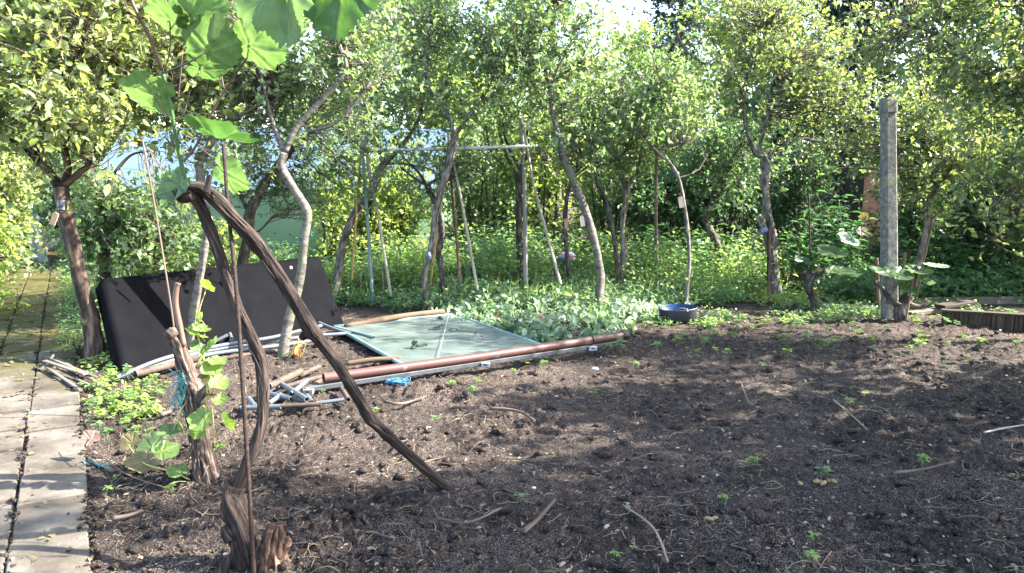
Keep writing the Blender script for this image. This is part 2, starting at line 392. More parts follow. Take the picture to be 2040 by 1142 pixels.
M['wall_plain'] = noise_mat('greenhouse_wall_sheet', [(.3, (.19, .34, .22)), (.55, (.27, .43, .29)), (.8, (.36, .5, .37))], 1.0, 5, rough=.35, bump=.2, bscale=3, coord='obj', spec=.45, dist=.05)
M['film'] = leaf_mat('greenhouse_roof_film', [(0, (.09, .15, .21)), (.5, (.12, .185, .25)), (1, (.18, .24, .29))], trans=.35, tmul=(1, 1, 1), rough=.3, nscale=2, spec=.5)  # blue of the reflected sky is put into the film colour
M['wallgreen'] = leaf_mat('greenhouse_wall_sheet', [(0, (.20, .30, .19)), (.5, (.27, .38, .25)), (1, (.34, .44, .32))], trans=.6, tmul=(1.25, 1.25, 1.1), rough=.35, nscale=1.2, spec=.45)
M['greenframe'] = noise_mat('greenhouse_frame', [(.3, (.3, .36, .32)), (.7, (.42, .48, .44))], 10, 3, rough=.5, bump=0)
M['shed'] = noise_mat('dark_boards', [(.3, (.012, .009, .008)), (.7, (.04, .03, .024))], 12, 5, (1, 1, .1), .9, .3, coord='obj')
M['greysheet'] = noise_mat('grey_sheet', [(.3, (.17, .175, .18)), (.7, (.34, .345, .35))], 5, 6, (1, 1, .3), .6, .1, coord='obj')
M['stone'] = noise_mat('grey_stone', [(.3, (.16, .155, .16)), (.7, (.34, .33, .34))], 20, 7, rough=.9, bump=.5, coord='obj')
M['bagwhite'] = noise_mat('bag_white', [(.3, (.2, .19, .23)), (.7, (.32, .31, .36))], 20, 3, rough=.4, bump=.2, coord='obj')
M['bagred'] = noise_mat('bag_red', [(.3, (.16, .06, .045)), (.7, (.26, .11, .08))], 20, 3, rough=.4, bump=0, coord='obj')
M['straw'] = noise_mat('straw', [(.3, (.10, .075, .047)), (.7, (.26, .21, .14))], 4, 2, rough=.85, bump=0, coord='obj')
M['stick'] = noise_mat('dry_stick', [(.3, (.04, .027, .02)), (.55, (.10, .07, .05)), (.75, (.18, .135, .10))], 25, 5, (1, 1, .15), .9, .4)
M['chip'] = leaf_mat('pale_chip', [(0, (.06, .043, .03)), (.5, (.14, .105, .07)), (.85, (.26, .22, .155)), (1, (.42, .41, .35))], trans=.1, nscale=3)
M['dryleaf'] = leaf_mat('dry_leaf', [(0, (.06, .04, .024)), (.4, (.13, .10, .055)), (.8, (.22, .19, .125)), (1, (.24, .24, .16))], trans=.15)
M['orange'] = leaf_mat('orange_leaf', [(0, (.5, .14, .04)), (1, (.6, .25, .08))], trans=.3)
M['pod'] = noise_mat('yellow_tuber', [(.3, (.16, .105, .045)), (.7, (.27, .19, .09))], 20, 5, rough=.6, bump=.2, coord='obj')
M['appleskin'] = noise_mat('green_apple_skin', [(.3, (.20, .30, .10)), (.7, (.34, .42, .2))], 10, 3, rough=.4, bump=0, coord='obj')

def soil_mat():
    m, N, L = new_mat('garden_soil')
    tc = N.new('ShaderNodeTexCoord')
    def noise(scale, det=6, rough=.6):
        n = N.new('ShaderNodeTexNoise'); n.inputs['Scale'].default_value = scale; n.inputs['Detail'].default_value = det; n.inputs['Roughness'].default_value = rough
        L.new(tc.outputs['Object'], n.inputs['Vector']); return n
    big = noise(1.3, 6, .65); mid = noise(17, 9, .75); fine = noise(150, 5, .75)
    c1 = ramp(N, [(.36, (.0035, .0028, .0024)), (.47, (.012, .0092, .0076)), (.57, (.035, .0265, .0212)), (.69, (.165, .126, .102))])
    L.new(mid.outputs['Fac'], c1.inputs['Fac'])
    c2 = ramp(N, [(.41, (.0055, .0043, .0036)), (.51, (.031, .0232, .0186)), (.61, (.28, .213, .172))])
    L.new(fine.outputs['Fac'], c2.inputs['Fac'])
    mx = N.new('ShaderNodeMix'); mx.data_type = 'RGBA'
    bw = ramp(N, [(.40, (.18, .18, .18)), (.62, (.75, .75, .75))]); L.new(big.outputs['Fac'], bw.inputs['Fac'])
    L.new(bw.outputs['Color'], mx.inputs[0]); L.new(c1.outputs['Color'], mx.inputs[6]); L.new(c2.outputs['Color'], mx.inputs[7])
    bs = N.new('ShaderNodeBsdfPrincipled'); bs.inputs['Roughness'].default_value = .95; bs.inputs['Specular IOR Level'].default_value = .15
    L.new(mx.outputs[2], bs.inputs['Base Color'])
    bp = N.new('ShaderNodeBump'); bp.inputs['Strength'].default_value = .9; bp.inputs['Distance'].default_value = .012
    ad = N.new('ShaderNodeMath'); ad.operation = 'ADD'; n5 = noise(45, 8, .7); L.new(n5.outputs['Fac'], ad.inputs[0]); L.new(fine.outputs['Fac'], ad.inputs[1])
    L.new(ad.outputs[0], bp.inputs['Height']); L.new(bp.outputs[0], bs.inputs['Normal'])
    out = N.new('ShaderNodeOutputMaterial'); L.new(bs.outputs[0], out.inputs[0])
    return m
M['soil'] = soil_mat()

def slab_mat():
    m, N, L = new_mat('path_concrete')
    tc = N.new('ShaderNodeTexCoord')
    def noise(scale, det=6, rough=.6):
        n = N.new('ShaderNodeTexNoise'); n.inputs['Scale'].default_value = scale; n.inputs['Detail'].default_value = det; n.inputs['Roughness'].default_value = rough
        L.new(tc.outputs['Object'], n.inputs['Vector']); return n
    a = noise(3, 9, .65)
    c = ramp(N, [(.34, (.058, .050, .041)), (.5, (.100, .087, .071)), (.66, (.150, .133, .110))]); L.new(a.outputs['Fac'], c.inputs['Fac'])
    geo = N.new('ShaderNodeNewGeometry')
    # each slab weathered to its own tone
    tone = ramp(N, [(0, (.78, .77, .75)), (1, (1.08, 1.06, 1.04))]); L.new(geo.outputs['Random Per Island'], tone.inputs['Fac'])
    mu = N.new('ShaderNodeMix'); mu.data_type = 'RGBA'; mu.blend_type = 'MULTIPLY'; mu.inputs[0].default_value = 1
    L.new(c.outputs['Color'], mu.inputs[6]); L.new(tone.outputs['Color'], mu.inputs[7])
    # moss grows thicker on the far, damp stretch
    sx = N.new('ShaderNodeSeparateXYZ'); L.new(tc.outputs['Object'], sx.inputs[0])
    mr = N.new('ShaderNodeMapRange'); mr.inputs[1].default_value = 4.6; mr.inputs[2].default_value = 7.0; mr.inputs[3].default_value = 0; mr.inputs[4].default_value = .30
    L.new(sx.outputs['Y'], mr.inputs[0])
    ms = noise(2.3, 7, .65)
    ad = N.new('ShaderNodeMath'); ad.operation = 'ADD'; L.new(ms.outputs['Fac'], ad.inputs[0]); L.new(mr.outputs[0], ad.inputs[1])
    mr2 = ramp(N, [(.60, (0, 0, 0)), (.76, (1, 1, 1))]); L.new(ad.outputs[0], mr2.inputs['Fac'])
    mossn = noise(60, 4); mc = ramp(N, [(.3, (.035, .036, .010)), (.7, (.085, .074, .020))]); L.new(mossn.outputs['Fac'], mc.inputs['Fac'])
    mx = N.new('ShaderNodeMix'); mx.data_type = 'RGBA'; L.new(mr2.outputs['Color'], mx.inputs[0]); L.new(mu.outputs[2], mx.inputs[6]); L.new(mc.outputs['Color'], mx.inputs[7])
    # dark stains
    st = noise(1.7, 8, .7); sr = ramp(N, [(.46, (1, 1, 1)), (.56, (.74, .71, .66)), (.70, (.45, .42, .37))]); L.new(st.outputs['Fac'], sr.inputs['Fac'])
    m3 = N.new('ShaderNodeMix'); m3.data_type = 'RGBA'; m3.blend_type = 'MULTIPLY'; m3.inputs[0].default_value = 1
    L.new(mx.outputs[2], m3.inputs[6]); L.new(sr.outputs['Color'], m3.inputs[7])
    bs = N.new('ShaderNodeBsdfPrincipled'); bs.inputs['Roughness'].default_value = .9; bs.inputs['Specular IOR Level'].default_value = .2
    L.new(m3.outputs[2], bs.inputs['Base Color'])
    bp = N.new('ShaderNodeBump'); bp.inputs['Strength'].default_value = .5; bp.inputs['Distance'].default_value = .006
    f = noise(70, 7, .7); L.new(f.outputs['Fac'], bp.inputs['Height']); L.new(bp.outputs[0], bs.inputs['Normal'])
    out = N.new('ShaderNodeOutputMaterial'); L.new(bs.outputs[0], out.inputs[0])
    return m
M['slab'] = slab_mat()

def brick_mat():
    m, N, L = new_mat('red_brick')
    tc = N.new('ShaderNodeTexCoord'); b = N.new('ShaderNodeTexBrick'); b.inputs['Scale'].default_value = 4
    mp = N.new('ShaderNodeMapping'); mp.inputs['Rotation'].default_value = (math.pi / 2, 0, 0); L.new(tc.outputs['Object'], mp.inputs['Vector'])
    b.inputs['Color1'].default_value = (.33, .12, .06, 1); b.inputs['Color2'].default_value = (.42, .19, .1, 1); b.inputs['Mortar'].default_value = (.25, .22, .19, 1)
    L.new(mp.outputs[0], b.inputs['Vector'])
    bs = N.new('ShaderNodeBsdfPrincipled'); bs.inputs['Roughness'].default_value = .9; L.new(b.outputs['Color'], bs.inputs['Base Color'])
    out = N.new('ShaderNodeOutputMaterial'); L.new(bs.outputs[0], out.inputs[0]); return m
M['brick'] = brick_mat()

# ------------------------------------------------------------------ light and sky
EL = math.radians(38)
SAZ = math.radians(86)          # clockwise from +Y
sv = np.array([math.cos(EL) * math.sin(SAZ), math.cos(EL) * math.cos(SAZ), math.sin(EL)])
sun = bpy.data.lights.new('sun', 'SUN'); sun.energy = 5.0; sun.angle = math.radians(.53); sun.color = (1, .95, .88)
so = bpy.data.objects.new('sun', sun); COL.objects.link(so)
from mathutils import Vector
so.rotation_euler = Vector((-sv[0], -sv[1], -sv[2])).to_track_quat('-Z', 'Y').to_euler()
so.location = (10, 4, 12)
w = bpy.data.worlds.new('World'); sc.world = w; w.use_nodes = True
nt = w.node_tree
bg = nt.nodes['Background'] if 'Background' in nt.nodes else nt.nodes.new('ShaderNodeBackground')
sky = nt.nodes.new('ShaderNodeTexSky'); sky.sky_type = 'NISHITA'; sky.sun_disc = False
sky.sun_elevation = EL; sky.sun_rotation = SAZ; sky.air_density = 1.0; sky.dust_density = 1.5
nt.links.new(sky.outputs[0], bg.inputs[0]); bg.inputs[1].default_value = .145
sc.view_settings.view_transform = 'Standard'; sc.view_settings.look = 'None'
sc.view_settings.exposure = 2.95; sc.view_settings.gamma = 1
sc.cycles.use_denoising = True
try: sc.cycles.denoiser = 'OPENIMAGEDENOISE'
except Exception: pass
sc.cycles.max_bounces = 9; sc.cycles.diffuse_bounces = 6; sc.cycles.glossy_bounces = 2; sc.cycles.transmission_bounces = 6; sc.cycles.transparent_max_bounces = 4
sc.cycles.caustics_reflective = False; sc.cycles.caustics_refractive = False
sc.cycles.sample_clamp_indirect = 6

# ------------------------------------------------------------------ ground and path
PE = G(187, 1142)[:2]                      # a point of the path's right edge
PD = G(160, 790)[:2] - PE; PD = PD / np.linalg.norm(PD)
PN = np.array([PD[1], -PD[0]])             # to the right of the path
def path_t(x, y): return (x - PE[0]) * PN[0] + (y - PE[1]) * PN[1]
SLW, SLL, NCOL = .30, .42, 4

def smooth(a, b, x):
    t = np.clip((x - a) / (b - a), 0, 1); return t * t * (3 - 2 * t)

def base_h(x, y):
    """slow rise and fall of the bed"""
    x = np.asarray(x, float); y = np.asarray(y, float)
    t = path_t(x, y)
    m = smooth(0.0, .45, t)
    h = .045 * fbm(x * .55, y * .55, 3, 2) * m + .018 * m + .004
    onp = (t < .0) & (t > -SLW * NCOL)
    return np.where(onp, -.014, h)

def gz(x, y): return float(base_h(np.array([x]), np.array([y]))[0])
def onground(px, py, dz=0.0):
    p = G(px, py, dz); p[2] = gz(p[0], p[1]) + dz; return p

def relief(X, Y):
    wx = X + .10 * fbm(X * 3.1 + 5, Y * 3.1, 91, 2); wy = Y + .10 * fbm(X * 3.1, Y * 3.1 + 9, 92, 2)
    rough = .35 + .9 * smooth(-.35, .5, fbm(X * 1.3, Y * 1.3, 93, 2))
    z = .040 * fbm(X * 1.7, Y * 1.7, 20, 3)
    z += rough * .030 * np.abs(fbm(wx * 4.3, wy * 4.3, 30, 3)) ** .9
    z += rough * .016 * np.abs(fbm(wx * 13, wy * 13, 40, 2))
    z += .022 * fbm(wx * 1.6, wy * 6.5, 33, 3) + rough * .03 * np.maximum(0, fbm(wx * 8, wy * 9, 34, 3) - .15)
    z += (.4 + .8 * rough) * (.010 * fbm(wx * 27, wy * 27, 50, 2) + .009 * vnoise(wx * 62, wy * 62, 60) + .005 * vnoise(X * 130, Y * 130, 61))
    return z - .022

def build_ground():
    ys = [1.3]
    while ys[-1] < 15: ys.append(ys[-1] * 1.0034)
    while ys[-1] < 90: ys.append(ys[-1] * 1.12)
    ys = np.array([-40, -15, -6, -2, 0, .8] + ys)
    c = np.linspace(-1, 1, 760)
    cols = np.concatenate([[-14, -6, -3, -1.8, -1.3], c, [1.3, 1.8, 3, 6, 14]])
    wid = np.maximum(.74 * np.maximum(ys, 0) + .9, 1.8)
    X = wid[:, None] * cols[None, :]; Y = np.repeat(ys[:, None], len(cols), 1)
    Z = base_h(X, Y)
    t = path_t(X, Y)
    bed = smooth(0.02, .18, t)
    bare = 1 - .75 * smooth(7.2, 8.6, Y - .15 * X)
    a = bed * bare
    Z += a * relief(X, Y)
    Z -= .12 * (np.abs(Y) > 200)
    n0, n1 = X.shape
    i, j = np.meshgrid(np.arange(n0 - 1), np.arange(n1 - 1), indexing='ij')
    q = np.stack([i * n1 + j, i * n1 + j + 1, (i + 1) * n1 + j + 1, (i + 1) * n1 + j], -1).reshape(-1, 4)
    V = np.stack([X, Y, Z], -1).reshape(-1, 3)
    o = MB().add(V, q).build('ground', M['soil'])
    tag(o, kind='structure')
build_ground()

def box_verts(l, wd, h, bev=.006):
    return None

def build_path():
    mb = MB()
    k0 = -5
    for c in range(NCOL):
        off = 0.0 if c % 2 == 0 else .5
        for k in range(k0, 44):
            s0 = (k + off * .6) * SLL; t1 = -c * SLW; g = .003 + .003 * random.random()
            if c >= 1: g += .002
            a, b = s0 + g, s0 + SLL - g; u, v = t1 - SLW + g, t1 - g
            dz = random.gauss(0, .004); tilt = random.gauss(0, .007); sk = random.gauss(0, .006); tl2 = random.gauss(0, .006)
            bv = .006
            ring = []
            for (e, z) in ((0, -.05), (0, -bv), (bv, 0)):
                for (ss, tt) in ((a + e, u + e), (b - e, u + e), (b - e, v - e), (a + e, v - e)):
                    S = ss + sk * (tt - t1) / SLW; T = tt + sk * .6
                    q = PE + PD * S + PN * T
                    ring.append((q[0], q[1], .012 + z + dz + tilt * (ss - s0) / SLL + tl2 * (tt - t1)))
            f = []
            for r in (0, 4):
                for i in range(4): f.append((r + i, r + (i + 1) % 4, r + 4 + (i + 1) % 4, r + 4 + i))
            f.append((8, 9, 10, 11))
            f = [x[::-1] for x in f]
            mb.add(ring, f)
    o = mb.build('path', M['slab'], smooth=False)
    tag(o, kind='structure')
build_path()
def on_path(px, py): p = G(px, py, .012); return p

# ------------------------------------------------------------------ trees
def px2m(r, zc): return r * zc / F

def poly3(pl, zc, dz=0.0, seed=0):
    """pixel polyline (px,py,radius_px[,depth offset]) -> points, radii"""
    rr = np.random.default_rng(seed)
    pts = []; rad = []
    for i, t in enumerate(pl):
        z = zc + (t[3] if len(t) > 3 else 0) + dz * i
        pts.append(P(t[0], t[1], z)); rad.append(px2m(t[2], z))
    return np.array(pts), np.array(rad)

LEAFK = 1.2
def crown_fill(mb, limbpts, ells, n_twigs, sub=4, lps=7, leaf=.055, width=.55, tmpl=KITE, r=rng, sublen=(.12, .32), shell=.6, up=.55, twr=.006, lmat=0, tmat=1, maxlen=1.1):
    leaf = leaf * LEAFK; lps = max(4, int(lps * .8))
    vols = np.array([e[3] * e[4] * e[5] for e in ells]) ** (.75)
    idx = r.choice(len(ells), n_twigs, p=vols / vols.sum())
    E = np.array(ells)
    E = np.array(E)
    ncl = max(6, n_twigs // 7)
    ci = r.choice(len(ells), ncl, p=vols / vols.sum())
    dc = rdir(ncl, r); rc = r.random(ncl) ** shell * np.where(r.random(ncl) < .2, 1.4, 1.15)
    C = E[ci, :3] + dc * rc[:, None] * E[ci, 3:6]
    pick = r.integers(0, ncl, n_twigs)
    sig = .19 if E[0, 3] < 1.6 else .32
    Q = C[pick] + r.normal(size=(n_twigs, 3)) * sig * np.array([1, 1, .75])
    Q[:, 2] = np.maximum(Q[:, 2], .12)
    # nearest skeleton point, a little below
    A = np.empty_like(Q)
    lp = np.asarray(limbpts)
    for i in range(0, n_twigs, 512):
        dd = np.linalg.norm(Q[i:i + 512, None] - lp[None] + np.array([0, 0, -.1]), axis=2) + r.random((len(Q[i:i + 512]), len(lp))) * .25
        A[i:i + 512] = lp[dd.argmin(1)]
    far = np.linalg.norm(Q - A, axis=1)
    clip = np.minimum(1, maxlen / np.maximum(far, 1e-6))
    A = Q + (A - Q) * clip[:, None]
    pts = twigs(mb, A, Q, twr * (.7 + far * .6), np.full(n_twigs, .002), K=5, mat=tmat, r=r)
    # side shoots
    T = n_twigs
    tt = r.random((T, sub)) * .65 + .35
    tt[:, 0] = 1.0
    k = np.clip((tt * 4).astype(int), 0, 3); f = tt * 4 - k
    ar = np.arange(T)[:, None]
    SA = (pts[ar, k] * (1 - f[..., None]) + pts[ar, np.minimum(k + 1, 4)] * f[..., None]).reshape(-1, 3)
    main = nrm(pts[:, -1] - pts[:, 0])
    SD = nrm(np.repeat(main, sub, 0) * .7 + rdir(T * sub, r) * .9 + np.array([0, 0, .25]))
    SL = r.uniform(*sublen, size=T * sub)
    SB = SA + SD * SL[:, None]
    sp = twigs(mb, SA, SB, np.full(T * sub, .003), np.full(T * sub, .0012), K=3, mat=tmat, r=r)
    n = T * sub
    lt = r.random((n, lps)) * .9 + .15
    pos = SA[:, None] + (SB - SA)[:, None] * lt[..., None] + r.normal(size=(n, lps, 3)) * .012
    pos = pos.reshape(-1, 3)
    tip = nrm(np.repeat(SD, lps, 0) * .6 + rdir(n * lps, r) * .9 + np.array([0, 0, -.12]))
    nor = nrm(np.array([0, 0, up]) + rdir(n * lps, r) * .75)
    sz = leaf * r.uniform(.42, 1.38, n * lps)
    leaves(mb, pos, tip, nor, sz, width * r.uniform(.8, 1.2, n * lps), tmpl, mat=lmat)

def ell(px, py, zc, rx, ry, depth=None):
    c = P(px, py, zc); a = px2m(rx, zc) * 1.15; b = px2m(ry, zc) * 1.12
    return (c[0], c[1], c[2], a, depth if depth else max(a, b) * .8, b)

TRK = .62
def tree(name, label, zc, trunk, limbs, crown, n_twigs, lmat='apple', bmat='bark', leaf=.055, width=.58, seed=0, group=None, sides=14, trunk_bark=.12, knots=.12, sub=4, lps=7, tmpl=KITE, cat='tree', shell=.6, extra=None, sublen=(.12, .34), up=.55, limbname='branch', maxlen=1.1):
    r = np.random.default_rng(seed + 100)
    tp, tr = poly3(trunk, zc); tr = tr * (TRK if name != 'plum_tree' else .60)
    tr = tr * np.concatenate([[1.3, 1.08], np.ones(max(0, len(tr) - 2))])[:len(tr)]
    base = tp[0].copy(); base[2] = gz(base[0], base[1])
    if tp[0][2] > base[2] - .02 and tp[0][2] < .35:   # root the trunk in the ground
        tp = np.vstack([[tp[0][0], tp[0][1], base[2] - .12], tp]); tr = np.concatenate([[tr[0] * 1.15], tr])
    e = thing(name, base, label, cat, group)
    mb = MB(); p, rr = tube(mb, tp, tr, sides, 6, bark=trunk_bark, seed=seed, knots=knots)
    mb.build('trunk', M[bmat], e)
    sk = [p[len(p) // 3:]]
    for i, lb in enumerate(limbs):
        lp, lr = poly3(lb, zc); lr = lr * TRK
        mb = MB(); p, rr = tube(mb, lp, lr, 9, 5, bark=.1, seed=seed + i + 1, knots=.1)
        mb.build(limbname, M[bmat], e); sk.append(p)
    sk = np.vstack(sk)
    if crown and n_twigs:
        mb = MB()
        crown_fill(mb, sk, crown, n_twigs, sub=sub, lps=lps, leaf=leaf, width=width, tmpl=tmpl, r=r, shell=shell, sublen=sublen, up=up, maxlen=maxlen)
        mb.build('crown', [M[lmat], M['twig']], e)
    return e

FG = 'apple trees in the row behind the bed'
# --- the big plum tree at the left of the picture
plum = tree('plum_tree', 'big leaning plum tree with red brown trunk beside the paved path', 6.4,
    [(192, 722, 25), (184, 650, 23), (165, 575, 23), (146, 490, 22), (130, 420, 22), (122, 375, 24)],
    [[(120, 376, 15), (98, 345, 15), (72, 315, 13), (78, 290, 12), (92, 250, 11), (97, 215, 9), (90, 150, 7, .2), (100, 60, 5, .3)],
     [(72, 316, 9), (45, 295, 7), (14, 274, 6, -.1), (-30, 255, 5, -.3), (-90, 200, 4, -.5)],
     [(124, 374, 13), (136, 340, 11), (132, 312, 11), (128, 280, 8), (133, 230, 7), (150, 150, 5, -.2), (170, 60, 4, -.3)],
     [(130, 368, 12), (160, 342, 10), (178, 325, 9), (172, 270, 9), (176, 215, 7), (205, 130, 6, .1), (250, 40, 5, .2)],
     [(176, 230, 6), (230, 205, 5, .2), (290, 190, 4, .4), (340, 210, 3, .5)]],
    [ell(40, 130, 6.2, 150, 110), ell(200, 165, 6.4, 150, 95), ell(110, 40, 6.5, 190, 80), ell(300, 215, 6.7, 80, 75), ell(-20, 235, 6.0, 90, 70), ell(40, 215, 6.0, 120, 60), ell(270, 60, 6.9, 120, 90), ell(160, -90, 6.6, 260, 100), ell(130, 240, 5.9, 120, 40)],
    820, 'plum', 'bark_red', leaf=.066, width=.55, seed=1, sides=20, tmpl=OVAL, trunk_bark=.2, sub=4, lps=6)
ivy_tree = tree('tree', 'ivy clad brown trunk standing behind the big plum tree and black panel', 8.2,
    [(210, 560, 17), (204, 470, 16), (196, 400, 16), (178, 345, 15), (176, 300, 14), (174, 240, 12), (190, 160, 9)],
    [[(196, 395, 7), (225, 350, 6), (260, 310, 4), (300, 300, 3)]],
    [ell(230, 480, 8.1, 70, 55), ell(300, 465, 8.2, 75, 55), ell(270, 420, 8.3, 60, 30), ell(200, 430, 7.9, 20, 60), ell(350, 490, 8.4, 45, 35)],
    260, 'apple', 'bark_red', leaf=.065, width=.62, seed=2)

# --- the row of pruned apple trees
tree('apple_tree', 'slender pale apple tree in front of the black panel with kinked grey limb', 6.5,
    [(563, 712, 13), (575, 640, 15), (597, 560, 14), (606, 480, 13), (612, 425, 14), (590, 385, 13), (562, 335, 13), (566, 305, 13)],
    [[(566, 306, 9), (553, 270, 7), (542, 240, 6), (520, 150, 4), (500, 60, 3)],
     [(567, 305, 11), (585, 262, 10), (602, 240, 10), (645, 195, 9), (688, 145, 8), (680, 100, 6), (655, 40, 5), (640, -40, 4)],
     [(614, 262, 4), (660, 250, 4), (700, 215, 4), (735, 170, 3)]],
    [ell(540, 120, 6.8, 90, 95), ell(650, 60, 6.7, 90, 90), ell(610, 170, 6.9, 90, 60), ell(520, 230, 7.0, 60, 50), ell(700, 150, 6.7, 60, 80)],
    330, 'apple', 'bark_pale', leaf=.05, seed=3, sides=18, group=FG, trunk_bark=.06)
tree('apple_tree', 'thin pale apple tree partly hidden behind the bent grape vine', 6.6,
    [(372, 712, 11), (386, 620, 12), (398, 550, 12), (410, 480, 11), (413, 430, 11), (400, 370, 11), (398, 330, 10), (418, 290, 11), (436, 262, 9)],
    [[(436, 263, 6), (470, 235, 5), (500, 218, 5), (525, 200, 4), (540, 160, 3)], [(418, 290, 5), (385, 240, 4), (350, 225, 4), (310, 200, 3)]],
    [ell(470, 150, 6.9, 90, 80), ell(400, 190, 6.9, 80, 80), ell(330, 130, 7.1, 80, 100), ell(450, 60, 7.2, 120, 70)],
    300, 'plum', 'bark_pale', leaf=.055, seed=4, sides=16, group=FG, trunk_bark=.06)
tree('apple_tree', 'dark forked apple trunk right behind the black panel', 8.6,
    [(478, 575, 15), (485, 520, 15), (494, 470, 15), (497, 430, 17), (508, 402, 14), (538, 350, 13), (570, 312, 11), (600, 280, 8)],
    [[(495, 420, 7), (478, 385, 5), (470, 340, 4), (465, 290, 3)], [(600, 280, 6), (640, 250, 5), (690, 200, 4)], [(500, 470, 4), (522, 455, 3), (545, 430, 3)]],
    [ell(600, 300, 8.6, 110, 70), ell(480, 320, 8.9, 80, 60), ell(640, 400, 8.8, 70, 60), ell(560, 370, 8.9, 80, 50), ell(690, 330, 8.8, 60, 70)],
    210, 'apple', 'bark_dark', leaf=.05, seed=5, group=FG)
tree('apple_tree', 'leaning grey apple tree right of the black panel forking beside the white batten', 9.6,
    [(668, 592, 12), (674, 540, 12), (688, 470, 12), (712, 420, 12), (738, 385, 13), (752, 350, 14), (766, 328, 14)],
    [[(766, 330, 9), (752, 285, 8), (742, 240, 8), (730, 196, 7), (715, 130, 4), (700, 40, 3)],
     [(768, 326, 8), (800, 292, 7), (825, 255, 6), (838, 225, 5), (850, 150, 4), (840, 60, 3)],
     [(756, 330, 5), (790, 325, 4), (850, 335, 3), (875, 350, 3)]],
    [ell(730, 120, 9.7, 100, 100), ell(840, 130, 9.6, 90, 95), ell(780, 200, 9.5, 90, 60), ell(800, 30, 9.8, 120, 70), ell(720, 250, 9.6, 60, 50), ell(840, 250, 9.7, 60, 50)],
    330, 'apple', 'bark', leaf=.052, seed=6, group=FG)
tree('apple_tree', 'two forked apple tree hung with a dark cup left of the weed heap', 8.9,
    [(846, 618, 8), (848, 580, 8), (846, 545, 9), (856, 512, 10), (864, 460, 10), (868, 420, 10), (880, 375, 10), (893, 330, 11), (904, 285, 12), (906, 268, 12)],
    [[(905, 270, 7), (893, 235, 6), (880, 205, 6), (862, 185, 5), (850, 120, 4), (862, 40, 3)],
     [(908, 268, 7), (928, 240, 5), (955, 205, 5), (985, 185, 4), (1010, 130, 3)],
     [(958, 205, 3), (985, 150, 3), (1000, 90, 3)]],
    [ell(880, 110, 8.9, 90, 100), ell(980, 120, 9.0, 80, 100), ell(930, 190, 8.8, 90, 60), ell(920, 30, 9.1, 120, 70)],
    300, 'apple', 'bark', leaf=.052, seed=7, group=FG)
tree('apple_tree', 'small black pollarded apple tree with crooked stubs behind the cup hung tree', 9.3,
    [(884, 596, 8), (880, 540, 8), (874, 500, 9), (880, 460, 8), (872, 420, 8), (862, 395, 8), (850, 370, 9)],
    [[(850, 372, 5), (835, 345, 4), (812, 322, 3), (795, 300, 3)], [(852, 370, 5), (870, 358, 4), (890, 362, 4)], [(846, 368, 4), (825, 355, 3), (800, 335, 3)]],
    [ell(830, 330, 9.3, 60, 40), ell(890, 320, 9.4, 50, 40)], 70, 'apple', 'bark_dark', leaf=.05, seed=8, group=FG, knots=.4)
tree('apple_tree', 'dark upright pollard apple tree with knobby head at the right batten end', 9.9,
    [(1040, 590, 11), (1040, 550, 10), (1035, 500, 10), (1033, 440, 10), (1034, 380, 10), (1032, 335, 11), (1034, 322, 17)],
    [[(1018, 328, 6), (1005, 300, 5), (992, 245, 4), (1000, 215, 4), (990, 150, 3)], [(1026, 322, 5), (1012, 290, 4), (1003, 260, 3), (1003, 225, 3)], [(1008, 330, 4), (990, 318, 3), (975, 295, 3), (968, 250, 2)], [(1046, 320, 6), (1052, 290, 4), (1050, 240, 3), (1065, 170, 3)]],
    [ell(1000, 190, 9.9, 70, 80), ell(1060, 180, 10, 60, 80), ell(980, 270, 9.8, 40, 40)], 130, 'apple', 'bark_dark', leaf=.052, seed=9, group=FG, knots=.25)
mid = tree('apple_tree', 'tall curved apple tree with orange lichen standing at the edge of the bed', 8.8,
    [(1193, 632, 16), (1194, 595, 13), (1196, 550, 13), (1186, 490, 13), (1172, 440, 13), (1155, 390, 13), (1138, 350, 13), (1124, 318, 12), (1116, 285, 10)],
    [[(1116, 288, 10), (1108, 255, 9), (1100, 215, 8), (1096, 175, 8), (1090, 150, 8), (1082, 110, 7), (1076, 60, 6), (1070, 20, 6), (1075, -60, 4)],
     [(1097, 168, 4), (1080, 140, 4), (1062, 105, 3), (1050, 60, 3)], [(1097, 160, 5), (1115, 130, 4), (1135, 90, 4), (1140, 50, 3)],
     [(1077, 45, 4), (1090, 20, 4), (1105, 0, 3)], [(1100, 165, 3), (1125, 145, 3), (1160, 120, 2)]],
    [ell(1080, 70, 8.8, 110, 100), ell(1150, 110, 8.9, 80, 100), ell(1030, 110, 8.8, 60, 80), ell(1120, 200, 8.7, 90, 60), ell(1130, 285, 8.7, 70, 35), ell(1060, -60, 8.9, 150, 60)],
    330, 'apple', 'bark_pale', leaf=.055, seed=10, group=FG, sides=18, trunk_bark=.07)
tree('apple_tree', 'thin brown apple stem with a hanging tag left of the tall curved tree', 9.8,
    [(1137, 585, 7), (1133, 540, 7), (1128, 490, 7), (1126, 440, 7), (1130, 390, 7), (1142, 350, 6), (1160, 310, 5)],
    [[(1142, 350, 4), (1170, 320, 3), (1190, 290, 2)]], [ell(1150, 300, 9.8, 60, 45), ell(1180, 250, 9.9, 60, 50)], 90, 'apple', 'bark_dark', leaf=.052, seed=12, group=FG)
